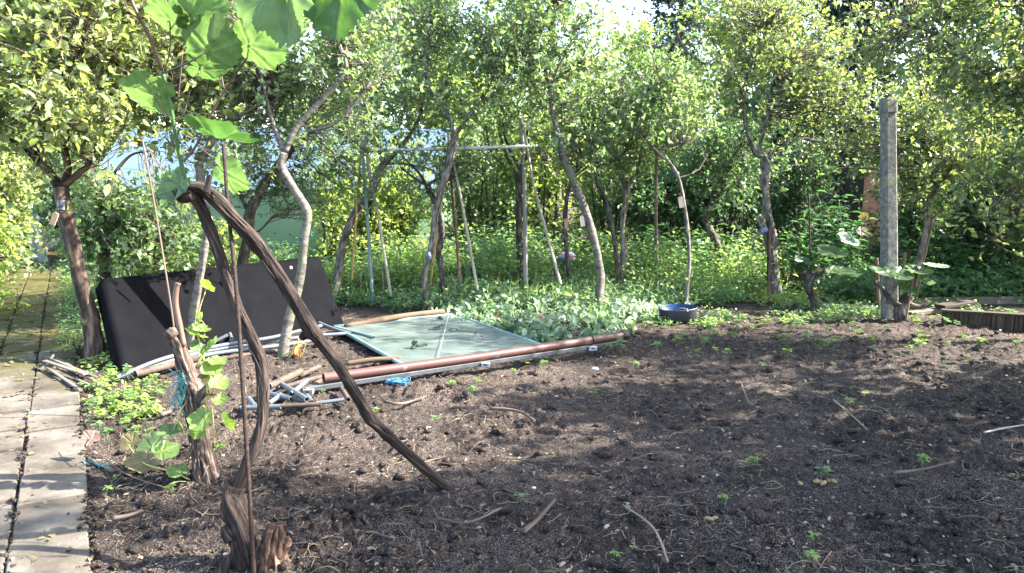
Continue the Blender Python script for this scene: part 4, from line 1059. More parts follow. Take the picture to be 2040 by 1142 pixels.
def big_vine():
    base = onground(492, 1165)
    e = thing('grape_vine', base, 'old bent grape vine in the foreground with bare arm slanting down to the soil', 'vine')
    z0 = D(1150)                                               # depth of the stump
    # the gnarled foot
    mb = MB()
    pl = [(500, 1185, 25, 0), (492, 1120, 24, 0), (484, 1060, 24, 0), (470, 1010, 23, .02), (464, 985, 19, .03), (470, 968, 16, .03)]
    pts, rad = poly3(pl, z0 + .04)
    tube(mb, pts, rad, 44, 10, bark=.26, fine=.10, seed=5, twist=3, knots=.18)
    mb.build('trunk', M['vinebark'], e)
    mb = MB()
    pts, rad = poly3([(540, 1190, 26), (541, 1130, 24), (540, 1090, 23), (545, 1062, 19), (549, 1052, 14)], z0 + .0)
    tube(mb, pts, rad, 44, 12, bark=.38, fine=.3, seed=8, knots=.3)
    for k in range(9):
        a_ = k * .7; pts, rad = poly3([(541 + 18 * math.cos(a_), 1110 + 6 * random.random(), 7, -.022 * math.sin(a_)), (546 + 15 * math.cos(a_), 1075, 6, -.022 * math.sin(a_)), (550 + 14 * math.cos(a_) + random.gauss(0, 3), 1040 + random.random() * 18, 1.5, -.02 * math.sin(a_))], z0)
        tube(mb, pts, rad, 8, 5, bark=.4, fine=.2, seed=60 + k)
    mb.build('stub', M['vinehead'], e)
    mb = MB(); pts, rad = poly3([(455, 1180, 14), (448, 1140, 12), (452, 1108, 5)], z0 - .02); tube(mb, pts, rad, 20, 8, bark=.4, fine=.2, seed=9)
    pts, rad = poly3([(462, 1075, 12), (452, 1062, 11), (446, 1048, 6)], z0 + .01); tube(mb, pts, rad, 18, 6, bark=.4, fine=.2, seed=10)
    mb.build('snag', M['vinebark'], e)
    # rising stem and the arm that falls to the right
    mb = MB()
    pl = [(468, 985, 15, .05), (488, 935, 14.5, .06), (508, 890, 14, .08), (521, 845, 14, .1), (524, 790, 14, .12), (523, 735, 15, .14), (516, 708, 16, .14), (495, 660, 14, .13), (470, 610, 15, .12), (455, 560, 14, .11), (438, 510, 14, .10), (422, 465, 14, .08), (402, 415, 14, .05), (385, 388, 17, .02), (376, 376, 15, 0)]
    pts, rad = poly3(pl, z0 + .02); rad = rad * .74; tube(mb, pts, rad, 40, 12, bark=.17, fine=.09, seed=12, twist=2.2, knots=.10)
    mb.build('stem', M['vinebark'], e)
    mb = MB()
    pl = [(374, 382, 11, 0), (385, 374, 15, .0), (405, 378, 17, .02), (440, 408, 18, .05), (480, 450, 17, .1), (512, 484, 18, .14), (530, 510, 16, .17), (560, 556, 16, .23), (592, 608, 16, .3), (612, 642, 19, .34), (622, 660, 20, .36), (640, 682, 15, .4), (680, 738, 14, .5), (715, 796, 14, .6), (738, 834, 16, .68), (755, 850, 14, .71), (800, 892, 13, .8), (845, 933, 12.5, .9), (880, 964, 13, .98), (907, 978, 14, 1.02)]
    zend = D(980)
    k = (zend - z0 - .02) / 1.02
    pl = [(a, b, c, d * k) for a, b, c, d in pl]
    pts, rad = poly3(pl, z0 + .02); rad = rad * .74; tube(mb, pts, rad, 40, 12, bark=.17, fine=.09, seed=15, twist=1.6, knots=.12)
    mb.build('arm', M['vinebark'], e)
    for k_, s in enumerate(([(384, 392, 9), (366, 396, 9), (354, 390, 8), (349, 380, 8)], [(376, 384, 8), (362, 388, 7), (352, 398, 7)], [(410, 384, 6), (414, 368, 5), (418, 348, 5)], [(620, 655, 10), (606, 668, 9), (600, 676, 6)])):
        pts, rad = poly3(s, z0 - .02 + (.36 if k_ == 3 else 0)); mb = MB(); tube(mb, pts, rad, 16, 6, bark=.3, fine=.1, seed=20 + k_); mb.build('spur', M['vinebark'], e)
    pass
    for k in range(26):                                         # peeling strips of bark
        if k % 2: q_ = [(524, 800), (523, 740), (500, 672), (472, 615), (452, 550), (430, 490), (410, 430)]; j_ = random.randrange(6); dz_ = .10
        else: q_ = [(420, 392), (462, 430), (505, 476), (545, 534), (590, 604), (660, 712), (716, 798), (760, 856), (840, 929)]; j_ = random.randrange(8); dz_ = [.03, .07, .12, .19, .27, .42, .55, .66, .8][j_] * k
        if k % 2 == 0: dz_ = [.03, .07, .12, .19, .27, .42, .55, .66, .8][j_] * (zend - z0 - .02) / 1.02
        f0 = random.random(); A_ = q_[j_]; B_ = q_[j_ + 1]; cx_ = A_[0] + (B_[0] - A_[0]) * f0; cy_ = A_[1] + (B_[1] - A_[1]) * f0
        L_ = math.hypot(B_[0] - A_[0], B_[1] - A_[1]); ux, uy = (B_[0] - A_[0]) / L_, (B_[1] - A_[1]) / L_; o_ = random.uniform(-11, 11); ln = random.uniform(12, 34)
        zz = z0 + .02 + dz_ - px2m(math.sqrt(max(0, 13.5 ** 2 - o_ ** 2)), z0) - .001
        mb = MB(); tube(mb, [P(cx_ - uy * o_ - ux * ln, cy_ + ux * o_ - uy * ln, zz), P(cx_ - uy * o_, cy_ + ux * o_, zz - .003), P(cx_ - uy * (o_ + random.uniform(-5, 5)) + ux * ln, cy_ + ux * (o_ + 3) + uy * ln, zz - .012)], [.0022, .003, .0008], 5, 4, bark=.3)
        mb.build('bark_strip', M['vinebark'], e)
    zt = z0
    # this year's shoots
    mb = MB()
    main = [(372, 372, zt, .0095), (360, 320, zt - .05, .0085), (350, 270, zt - .1, .008), (338, 205, zt - .16, .0078), (322, 140, zt - .22, .0075), (298, 75, zt - .28, .007), (275, 30, zt - .33, .0065), (255, -30, zt - .4, .006), (270, -160, zt - .8, .005), (380, -260, zt - 1.2, .0045), (520, -260, zt - 1.5, .004), (600, -160, zt - 1.6, .0035), (640, -100, zt - 1.62, .003)]
    stem(mb, main[:5], mat=0); stem(mb, main[4:], mat=1)
    sh2 = [(366, 322, zt - .05, .005), (392, 288, zt - .05, .0045), (412, 245, zt - .08, .0042), (440, 192, zt - .12, .0042), (468, 150, zt - .16, .004), (492, 116, zt - .2, .0036)]
    stem(mb, sh2, mat=1)
    for pl in ([(324, 146, zt - .22, .004), (360, 132, zt - .24, .0035), (396, 114, zt - .27, .003)], [(328, 142, zt - .22, .0032), (338, 100, zt - .25, .0028), (338, 40, zt - .3, .0024), (330, 0, zt - .34, .002)],
               [(342, 238, zt - .14, .003), (318, 210, zt - .16, .0026), (308, 194, zt - .17, .0024)], [(318, 142, zt - .22, .0025), (285, 158, zt - .2, .002), (270, 140, zt - .2, .0018)],
               [(346, 238, zt - .13, .003), (366, 226, zt - .12, .0028), (378, 180, zt - .12, .0022)], [(352, 222, zt - .1, .0026), (358, 170, zt - .12, .0024), (364, 100, zt - .15, .002)],
               [(447, 180, zt - .13, .0026), (440, 140, zt - .13, .0022), (441, 112, zt - .14, .002)], [(360, 175, zt - .12, .002), (380, 158, zt - .13, .0016), (396, 148, zt - .13, .0016)],
               [(276, 38, zt - .33, .003), (256, 20, zt - .35, .0026), (244, -10, zt - .38, .0022)]):
        stem(mb, pl, 6, 4, mat=1)
    LV = [  # px, py, depth offset, width px, tip dir, normal, material
        (338, 42, -.30, 125, (-.95, .1, .12), (.1, .45, .88), 'vleaf'),
        (420, 86, -.28, 125, (.3, -.5, .75), (.05, .80, .6), 'vleaf'),
        (515, 95, -.24, 120, (.9, -.2, -.35), (.25, .75, .62), 'vleaf'),
        (415, 136, -.18, 90, (.8, .3, -.1), (0, .6, .8), 'vleaf'),
        (295, 186, -.19, 118, (-.85, -.2, .25), (-.1, .62, .78), 'vleaf'),
        (438, 268, -.14, 150, (.6, -.55, -.1), (.05, .35, .93), 'vleaf_dark'),
        (346, 372, -.02, 85, (-.8, .1, -.45), (-.25, -.8, .5), 'vleaf'),
        (456, 352, .42, 92, (.7, -.1, -.5), (.1, .8, .6), 'vleaf'),
        (400, 22, -.33, 120, (.8, .3, .2), (.1, .5, .85), 'vleaf'),
        (562, -12, -1.62, 235, (.12, .12, -1), (-.5, -.82, .15), 'vleaf'),
        (675, -12, -1.60, 200, (-.1, .2, -1), (-.2, -.95, .2), 'vleaf_dark'),
    ]
    att = [(338, 40), (396, 114), (492, 116), (396, 148), (308, 194), (412, 245), (372, 372), (392, 288), (338, 60), (620, -130), (640, -100), (492, 116)]
    for k, (px, py, dz, wpx, tip, no, mt) in enumerate(LV):
        z = zt + dz
        at = vine_leaf(P(px, py, z), tip, no, px2m(wpx, z), mt, e, seed=k, cup=.16 + .02 * (k % 4), wob=.11)
        a = att[k]; za = zt + (-.22 if k not in (9, 10) else -1.6)
        if k in (0, 8): za = zt - .28
        if k in (5, 7): za = zt - .07
        if k == 6: za = zt
        petiole(mb, P(a[0], a[1], za), at, .002, mat=1)
    mb.build('shoot', [M['stem_green'], M['stem_brown']], e)
big_vine()

def pale_vine():
    zb = D(965)
    base = onground(412, 965)
    e = thing('grape_vine', base, 'pale shredded old vine stump with bright sunlit leaves left of the bent vine', 'vine')
    mb = MB()
    pts, rad = poly3([(418, 985, 33), (412, 955, 25), (403, 905, 19), (396, 850, 18), (388, 810, 21), (384, 780, 21), (372, 745, 14), (360, 705, 12), (350, 678, 12), (342, 664, 12)], zb)
    tube(mb, pts, rad, 48, 12, bark=.24, fine=.14, seed=31, twist=1.2, knots=.18); mb.build('trunk', M['vinepale'], e)
    mb = MB(); pts, rad = poly3([(350, 672, 12), (341, 662, 15), (337, 656, 11)], zb - .02); tube(mb, pts, rad, 24, 6, bark=.2, fine=.1, seed=32); mb.build('cut_head', M['vinepale'], e)
    mb = MB(); pts, rad = poly3([(398, 800, 14), (412, 780, 11), (422, 765, 6)], zb - .04); tube(mb, pts, rad, 20, 6, bark=.35, fine=.2, seed=33)
    mb.build('torn_bark', M['vinepale'], e)
    for k in range(12):                                        # hanging bark strips
        mb = MB()
        a = np.array([random.uniform(372, 420), random.uniform(720, 930)]); z = zb - .055
        p0 = P(a[0], a[1], z); p1 = P(a[0] + random.uniform(-14, 10), a[1] + random.uniform(20, 55), z - .01 - .02 * random.random())
        tube(mb, [p0, (p0 + p1) / 2 + np.array([0, -.012, .0]), p1], [.003, .0035, .0012], 5, 4)
        mb.build('bark_strip', M['vinepale'], e)
    mb = MB()                                                   # cane rising from the head
    pts, rad = poly3([(366, 690, 6), (358, 650, 6.5), (350, 605, 6), (352, 575, 5.5), (355, 564, 6)], zb - .01); tube(mb, pts, rad, 12, 6, bark=.1, seed=34, mat=1)
    for pl in ([(402, 870, zb - .07, .004), (412, 800, zb - .09, .004), (410, 740, zb - .1, .0036), (400, 690, zb - .1, .0035), (392, 655, zb - .09, .003), (398, 615, zb - .08, .0025), (409, 582, zb - .08, .002)],
               [(428, 890, zb - .05, .003), (424, 830, zb - .08, .003), (418, 760, zb - .1, .0025), (416, 712, zb - .1, .002)],
               [(372, 800, zb - .05, .003), (355, 830, zb - .1, .0025), (358, 880, zb - .1, .002)]):
        stem(mb, pl, 7, 5, mat=0)
    LV = [(411, 571, 58, (.1, -.8, .5), (.3, .1, .95), 'vleaf_lit'), (400, 636, 50, (.5, -.4, .5), (.4, -.3, .85), 'vleaf_lit'), (398, 657, 66, (-.7, -.5, .1), (.2, -.45, .9), 'vleaf_lit'),
          (388, 668, 58, (-.8, -.3, .1), (.3, -.3, .9), 'vleaf_lit'), (422, 690, 66, (.8, -.3, -.35), (.35, -.75, .6), 'vleaf_lit'), (394, 692, 48, (-.4, -.5, -.4), (0, -.8, .6), 'vleaf'),
          (404, 712, 50, (-.6, -.5, 0), (.3, -.3, .9), 'vleaf_lit'), (432, 722, 56, (.8, -.4, -.3), (.2, -.4, .9), 'vleaf_lit'), (420, 735, 50, (-.3, -.7, -.2), (.2, -.4, .9), 'vleaf_lit'),
          (434, 764, 60, (.8, -.4, -.1), (.2, -.6, .8), 'vleaf_lit'), (405, 752, 40, (-.7, -.4, .1), (.3, -.2, .9), 'vleaf_yel'), (398, 838, 62, (-.8, -.3, -.3), (.3, -.7, .7), 'vleaf_lit'),
          (394, 860, 50, (-.6, -.5, -.3), (.2, -.5, .8), 'vleaf_lit'), (452, 842, 62, (.85, -.3, -.3), (.3, -.75, .6), 'vleaf_lit'), (440, 797, 54, (.8, -.2, -.1), (.2, -.35, .9), 'vleaf_lit'),
          (336, 862, 58, (-.7, -.3, -.4), (-.1, -.7, .7), 'vleaf'), (362, 850, 40, (.5, -.5, .1), (.2, -.6, .8), 'vleaf_lit'), (418, 788, 34, (-.3, -.6, .3), (.2, -.4, .9), 'vleaf_yel')]
    for k, (px, py, wpx, tip, no, mt) in enumerate(LV):
        z = zb - .1 - .03 * random.random()
        at = vine_leaf(P(px, py, z), (np.array(tip) + np.random.default_rng(k).normal(size=3) * .3), (np.array(no) + np.random.default_rng(k + 50).normal(size=3) * .3), px2m(wpx * (.62 + .3 * random.random()), z), mt, e, seed=40 + k, cup=.3)
        st = P(408 if px < 425 or px > 400 else px, py + 12, zb - .09)
        if px < 370: st = P(356, 840, zb - .1)
        petiole(mb, st, at, .0016, mat=0)
    mb.build('shoot', [M['stem_yel'], M['stem_brown']], e)
pale_vine()

def low_vine():
    b = onground(372, 968)
    e = thing('vine_sucker', b, 'low sprawling vine shoot with yellow and green leaves between pale stump and path', 'vine')
    mb = MB()
    def gp(px, py, h): p = onground(px, py); p[2] += h; return p
    tube(mb, [gp(380, 970, .03), gp(345, 968, .07), gp(305, 965, .09), (gp(280, 955, .1)), gp(258, 935, .14)], [.004, .004, .0035, .003, .002], 7, 5, mat=0)
    tube(mb, [gp(340, 985, .02), gp(260, 972, .06), gp(215, 950, .09), gp(185, 925, .12), gp(168, 905, .14)], [.0035, .0035, .003, .0025, .002], 7, 5, mat=1)
    for k, (px, py, h, w_, tip, no, mt) in enumerate([(285, 960, .1, 62, (-.6, -.6, -.1), (.1, -.6, .8), 'vleaf_yel'), (302, 940, .14, 55, (-.5, .5, .2), (.1, -.5, .8), 'vleaf'), (335, 942, .12, 58, (.5, .5, .1), (.2, -.4, .9), 'vleaf_lit'), (262, 930, .14, 40, (-.6, .2, .4), (0, -.7, .7), 'vleaf_yel'), (355, 972, .08, 44, (.2, -.7, -.3), (.2, -.6, .8), 'vleaf_lit'), (183, 918, .13, 36, (-.5, .2, .4), (.2, -.6, .7), 'stem_brown'), (312, 925, .14, 40, (.3, .5, .4), (0, -.6, .7), 'vleaf')]):
        c = gp(px, py, h); vine_leaf(c, tip, no, px2m(w_, D(py)), mt, e, seed=70 + k)
    mb.build('stem', [M['stem_yel'], M['stem_brown']], e)
low_vine()

def small_vines():
    # two dark stubs at the back of the bed
    for n_, (px, py, segs, leafs, lab) in enumerate([
        (1624, 628, [[(1626, 632, 11), (1622, 600, 12), (1614, 578, 12), (1612, 560, 13), (1618, 545, 12)], [(1618, 550, 9), (1632, 542, 9), (1646, 535, 8), (1652, 528, 8)], [(1614, 556, 8), (1612, 545, 7), (1609, 538, 6)]],
         [(1672, 540, 66, (.8, -.3, -.1), (.1, -.3, .95), 'vleaf_dark'), (1692, 545, 60, (.9, 0, -.1), (0, -.2, .95), 'vleaf_dark'), (1660, 540, 50, (.3, -.6, -.2), (.1, -.5, .85), 'vleaf'), (1690, 478, 56, (-.6, -.3, -.1), (0, -.6, .8), 'wilt'), (1718, 462, 30, (.5, -.3, -.4), (.1, -.8, .6), 'vleaf_yel'), (1722, 432, 26, (.3, -.3, .4), (0, -.7, .7), 'vleaf_yel'), (1655, 503, 76, (-.8, -.2, -.1), (0, -.35, .93), 'vleaf'), (1600, 520, 50, (-.5, -.2, 0), (0, -.4, .9), 'vleaf_dark')],
         'small dark forked vine stub with broad leaves left of the concrete post'),
        (1790, 628, [[(1796, 640, 14), (1792, 620, 13), (1800, 605, 12), (1812, 590, 11)], [(1796, 612, 9), (1775, 598, 7), (1755, 572, 5), (1742, 562, 4)], [(1800, 604, 8), (1830, 612, 6), (1850, 600, 4)], [(1808, 592, 7), (1822, 565, 5), (1826, 530, 4)]],
         [(1760, 542, 70, (-.7, -.4, -.1), (0, -.35, .93), 'vleaf_dark'), (1795, 548, 70, (.3, -.6, -.3), (.1, -.5, .85), 'vleaf_dark'), (1832, 540, 70, (.8, -.2, -.1), (.1, -.25, .95), 'vleaf'), (1868, 530, 60, (.9, 0, -.05), (.1, -.1, 1), 'wilt'), (1810, 575, 50, (.2, -.6, -.4), (.1, -.7, .7), 'vleaf_dark'), (1845, 560, 45, (.6, -.2, -.2), (.1, -.4, .9), 'vleaf')],
         'tangled dark vine stub with broad leaves at the foot of the concrete post')]):
        zc = D(py) - (.55 if n_ else 0)
        b = onground(px, py)
        if n_: b = P(px, py, zc); b[2] = gz(b[0], b[1])
        e = thing('grape_vine', b, lab, 'vine')
        mb = MB()
        for k, s in enumerate(segs):
            pts, rad = poly3(s, zc); rad = rad * (.8 if n_ else .62)
            if k == 0: pts[0][2] = min(pts[0][2], b[2] - .05)
            tube(mb, pts, rad, 16, 6, bark=.25, fine=.1, seed=50 + k + 7 * n_, knots=.3)
        mb.build('trunk', M['bark_dark'], e)
        mb = MB()
        top = segs[1][-1]
        for k, (a, c, w_, tip, no, mt) in enumerate(leafs):
            p = P(a, c, zc - .05 - .1 * random.random()); at = vine_leaf(p, tip, no, px2m(w_ * .85, zc), mt, e, seed=90 + k + 20 * n_)
            if c > 490: petiole(mb, P(segs[1][-1][0] if n_ == 0 else 1812, segs[1][-1][1] if n_ == 0 else 580, zc), at, .0025)
        if n_ == 0:
            tube(mb, [P(1655, 555, zc), P(1680, 510, zc - .05), P(1705, 458, zc - .1), P(1722, 436, zc - .12), P(1745, 425, zc - .15)], [.006, .006, .005, .004, .002], 7, 5)
        mb.build('shoot', M['nettle'], e)
small_vines()

# ------------------------------------------------------------------ rods, stakes and canes
def rod(name, label, cat, pl, rad, mat, n=8, rib=None, group=None, bark=.04, res=6, sink=.12):
    pts = [P(*t) for t in pl]; pts = np.array(pts)
    e0 = pts[0].copy()
    if sink: 
        d = nrm(pts[0] - pts[1]); pts = np.vstack([pts[0] + d * sink, pts])
    rads = np.linspace(rad, rad * .85, len(pts)) if np.isscalar(rad) else np.concatenate([[rad[0]], rad][:2] if sink else [rad])
    mb = MB(); tube(mb, pts, rads, n, res, bark=bark, rib=rib, seed=int(pl[0][0]))
    return tag(mb.build(name, M[mat], origin=e0), label, cat, group)

zr = D(1150) - .05
rod('rebar', 'tall twisted rusty steel bar standing in front of the bent vine', 'rod', [(507, 1160, zr - .02), (488, 840, zr + .0), (470, 570, zr + .07), (455, 420, zr + .2), (445, 288, zr + .28)], .0085, 'rust', 12, rib=(.018, .16), bark=0, res=60, sink=.3)
zs = D(840)
rod('stake', 'thin brown wooden stake leaning left behind the pale vine stump', 'stake', [(372, 830, zs), (352, 690, zs + .02), (336, 580, zs + .03), (310, 420, zs + .05), (284, 280, zs + .06)], .0065, 'stake', 8)
rod('rod', 'rusty upright rod among the bushes left of the thin young apple tree', 'rod', [(1309, 560, 10.2), (1307, 430, 10.2), (1308, 330, 10.2), (1309, 262, 10.2)], .026, 'stake', 8)
rod('rod', 'thin dark rod rising from the small forked vine stub', 'rod', [(1616, 590, D(628) - .05), (1614, 480, D(628)), (1611, 385, D(628))], .010, 'rust', 6)
rod('stake', 'dark stake tight against the left of the knobbly grey apple tree', 'stake', [(1532, 596, 9.6), (1532, 500, 9.6), (1531, 440, 9.62)], .03, 'bark_red', 8)
rod('rod', 'slim pole tied along the slanting tree right of the concrete post', 'stake', [(1824, 600, 8.9), (1845, 500, 8.95), (1860, 434, 9.0)], .013, 'roundwood', 6)
rod('rod', 'thin weathered stick leaning up from the vine stub at the post foot', 'stake', [(1808, 620, 8.0), (1815, 580, 8.0), (1821, 548, 8.0)], .011, 'stake', 6)
rod('stake', 'short brown stake just left of the concrete post foot', 'stake', [(1750, 600, 8.6), (1748, 555, 8.6), (1746, 514, 8.6)], .024, 'roundwood', 8)
rod('stake', 'short brown stake just right of the concrete post', 'stake', [(1798, 590, 9.0), (1800, 540, 9.0), (1802, 503, 9.0)], .022, 'roundwood', 8)
CG = 'canes of the bean frame'
zf = 9.3
rod('batten', 'long bleached white batten lying level across the bean frame', 'batten', [(677, 301, zf + .1), (860, 297, zf), (1072, 291, zf - .1)], .023, 'whitewood', 8, sink=0)
rod('cane', 'grey green metal cane at the left end of the white batten', 'cane', [(742, 590, zf), (733, 450, zf), (724, 330, zf), (714, 195, zf + .05)], .024, 'metal_green', 8, group=CG)
rod('cane', 'pale cane leaning right from the left end of the white batten', 'cane', [(776, 572, zf - .35), (755, 440, zf - .2), (734, 330, zf - .05), (722, 240, zf + .06)], .018, 'cane', 8, group=CG)
rod('cane', 'yellow bamboo cane leaning left under the left end of the white batten', 'cane', [(702, 540, zf + .4), (708, 450, zf + .3), (715, 350, zf + .15), (722, 225, zf + .05)], .016, 'bamboo', 8, group=CG)
rod('cane', 'pale cane slanting right below the middle of the white batten', 'cane', [(948, 560, zf - .35), (925, 430, zf - .2), (905, 330, zf - .05), (892, 262, zf + .03)], .019, 'cane', 8, group=CG)
rod('cane', 'red brown pole standing below the middle of the white batten', 'cane', [(915, 545, zf + .3), (908, 450, zf + .25), (900, 360, zf + .15), (893, 258, zf + .06)], .022, 'stake', 8, group=CG)
rod('cane', 'yellow bamboo cane behind the two forked apple tree', 'cane', [(858, 560, zf + .5), (872, 460, zf + .3), (884, 370, zf + .15), (895, 270, zf + .05)], .014, 'bamboo', 8, group=CG)
rod('cane', 'pale cane slanting down right from the right end of the white batten', 'cane', [(1112, 548, zf - .35), (1085, 450, zf - .2), (1062, 360, zf - .05), (1042, 245, zf + .03)], .019, 'cane', 8, group=CG)
rod('post', 'grey dead post standing at the right end of the white batten', 'post', [(1047, 560, zf + .25), (1046, 440, zf + .2), (1043, 330, zf + .1), (1037, 222, zf + .05)], .030, 'greypost', 10, bark=.15)
rod('stick', 'thin dark stick leaning across the green greenhouse wall', 'stick', [(845, 424, 11.4), (815, 388, 11.4), (795, 362, 11.4)], .014, 'rust', 6, sink=0)

# ------------------------------------------------------------------ tags and cups hanging in the trees
def tagboard(px, py, zc, tilt, L, Wd, mat, label):
    c = P(px, py, zc)
    e = thing('plant_tag', c, label, 'tag', 'wooden plant tags hanging in the trees')
    mb = MB(); hw, hl, t = Wd / 2, L / 2, .006
    prof = [(-hw, -hl), (hw, -hl), (hw, hl * .8), (hw * .6, hl), (-hw * .6, hl), (-hw, hl * .8)]
    V = []; ca, sa = math.cos(tilt), math.sin(tilt)
    for y in (-t, t):
        for (u, v) in prof: V.append((c[0] + u * ca - v * sa, c[1] + y, c[2] + u * sa + v * ca))
    n = 6
    q = [(i, (i + 1) % n, n + (i + 1) % n, n + i) for i in range(n)]
    mb.add(V, [x[::-1] for x in q] + [(0, 1, 2, 5), (6, 11, 8, 7), (5, 2, 3, 4), (11, 10, 9, 8)])
    mb.build('board', M[mat], e, smooth=False)
    top = np.array([c[0] - hl * sa, c[1], c[2] + hl * ca])
    mb = MB(); tube(mb, [top + [0, -.008, -.012], top + [-.01, 0, .02], top + [.02, .03, .06]], [.0015] * 3, 5, 3); mb.build('tie', M['rust'], e)
tagboard(108, 436, 6.1, -.45, .105, .045, 'tagwood', 'orange brown wooden tag hanging under the black cup on the plum tree')
tagboard(420, 450, 6.4, .02, .16, .04, 'tagwood', 'orange wooden tag hanging behind the bent vine stem')
tagboard(672, 571, 9.3, -.35, .14, .05, 'tagpale', 'pale wooden tag at the foot of the leaning tree right of the black panel')
tagboard(1128, 446, 9.6, .12, .13, .05, 'tagwood', 'red brown wooden tag on the thin stem left of the tall curved tree')
tagboard(1160, 441, 8.6, .15, .12, .05, 'tagpale', 'pale wooden tag hanging from the tall curved apple tree')
tagboard(1357, 403, 8.75, .2, .13, .06, 'tagpale', 'pale wooden tag on the thin young apple tree')

def cup(px, py, zc, axis, r, h, mat, label):
    c = P(px, py, zc); a = nrm(np.array(axis, float))
    e = thing('trap_cup', c, label, 'cup')
    mb = MB(); pr = [(0, .55), (.03, .9), (.2, 1), (.95, .92), (1.0, .98), (1.0, .9), (.25, .9)]
    pts = [c + a * (t - .5) * h for t, _ in pr]
    p0 = np.array([[x, y] for x, y in pr])
    n = 20; u = nrm(np.cross(a, [0, 1, .2])); w_ = np.cross(a, u); V = []
    for t, k in pr:
        for i in range(n):
            th = i / n * 6.2832; V.append(c + a * (t - .5) * h + r * k * (u * math.cos(th) + w_ * math.sin(th)))
    m = len(pr); q = [(i * n + k, i * n + (k + 1) % n, (i + 1) * n + (k + 1) % n, (i + 1) * n + k) for i in range(m - 1) for k in range(n)]
    V += [c - a * .5 * h, c - a * .22 * h]
    tr = [(m * n, (k + 1) % n, k) for k in range(n)] + [(m * n + 1, (m - 1) * n + k, (m - 1) * n + (k + 1) % n) for k in range(n)]
    mb.add(V, q, tr); mb.build('cup_body', M[mat], e)
    mb = MB(); th = np.linspace(0, 6.2832, 15); pts = np.array([c + a * .2 * h + (r * 1.02) * (u * math.cos(x) + w_ * math.sin(x)) for x in th])
    tube(mb, pts, [.002] * 15, 5, 1); tube(mb, [c - a * h * .4, c - a * h * .4 + np.array([.02, .06, .03]), c - a * h * .3 + np.array([.03, .14, .05])], [.002] * 3, 5, 3); mb.build('wire', M['rust'], e)
cup(124, 409, 6.15, (.05, -.15, -1), .036, .085, 'cup', 'black plastic cup tied on the trunk of the big plum tree')
cup(854, 510, 8.75, (.35, -.2, -1), .034, .085, 'cupblue', 'dark blue cup tied to the two forked apple tree')
cup(1521, 460, 9.55, (-.9, -.3, -.35), .04, .1, 'cupblue', 'blue grey cup lying sideways on the dead snag of the knobbly tree')
# the snag that carries the sideways cup
mb = MB(); pts, rad = poly3([(1532, 500, 7), (1526, 470, 6), (1518, 445, 6), (1514, 430, 6)], 9.7); tube(mb, pts, rad, 10, 5, bark=.2, knots=.3)
tag(mb.build('dead_branch', M['bark'], origin=pts[0]), 'broken dead branch beside the knobbly grey apple trunk carrying a sideways cup', 'branch')

# ------------------------------------------------------------------ the leaning black panel
def black_panel():
    B1 = G(245, 744); B2 = G(690, 652)
    T1 = P(205, 556, D(744) + .36); T2 = P(635, 510, D(652) + .25)
    B1[2] = .0; B2[2] = .0
    B2 = B1 + (T2 - T1) * .5 + (B2 - B1) * .5; B2[2] = 0.01
    ex = B2 - B1; ey = ((T1 - B1) + (T2 - B2)) / 2
    n = nrm(np.cross(ex, ey)); th = .17
    if n[1] > 0: n = -n
    e = thing('panel', (B1 + B2) / 2, 'large matt black panel leaning on its long edge beside the path', 'panel')
    mb = MB(); nx, ny = 44, 18
    u = np.linspace(0, 1, nx); v = np.linspace(0, 1, ny); U, Vv = np.meshgrid(u, v)
    def surf(off, sgn):
        edge = np.minimum(np.minimum(U, 1 - U) * np.linalg.norm(ex), np.minimum(Vv, 1 - Vv) * np.linalg.norm(ey))
        rnd = .005 * (1 - np.clip(edge / .015, 0, 1)) ** 2
        bow = .004 * np.sin(U * 3.14) * np.sin(Vv * 3.0) + .003 * fbm(U * 5, Vv * 3, 3, 2)
        pos = B1 + U[..., None] * ex + Vv[..., None] * ey + n * (off + sgn * (bow * (sgn > 0) - rnd))[..., None]
        return pos.reshape(-1, 3)
    Fv = surf(0, 1); Bv = surf(-th, -1)
    q = np.array([(j * nx + i, j * nx + i + 1, (j + 1) * nx + i + 1, (j + 1) * nx + i) for j in range(ny - 1) for i in range(nx - 1)])
    N_ = nx * ny
    side = []
    loop = [i for i in range(nx)] + [j * nx + nx - 1 for j in range(1, ny)] + [(ny - 1) * nx + i for i in range(nx - 2, -1, -1)] + [j * nx for j in range(ny - 2, 0, -1)]
    for k in range(len(loop)):
        a, b = loop[k], loop[(k + 1) % len(loop)]; side.append((b, a, N_ + a, N_ + b))
    mb.add(np.vstack([Fv, Bv]), np.vstack([q, q[:, ::-1] + N_, side]))
    mb.build('board', M['blackpanel'], e)
    c = B1 + ex * .82 + ey * .88 + n * .012
    mb = MB(); uu = nrm(ex); vv = nrm(ey); k = 20; V = [c + n * .004] + [c + .017 * (uu * math.cos(t) + vv * math.sin(t)) for t in np.linspace(0, 6.2832, k, endpoint=False)] + [c - n * .012 + .019 * (uu * math.cos(t) + vv * math.sin(t)) for t in np.linspace(0, 6.2832, k, endpoint=False)]
    mb.add(V, [(1 + i, 1 + k + i, 1 + k + (i + 1) % k, 1 + (i + 1) % k) for i in range(k)], [(0, 1 + i, 1 + (i + 1) % k) for i in range(k)]); mb.build('hole_disc', M['whiteplastic'], e)  # pale disc in place of a hole showing the bright background
    return B1, ex, ey, n
BP = black_panel()

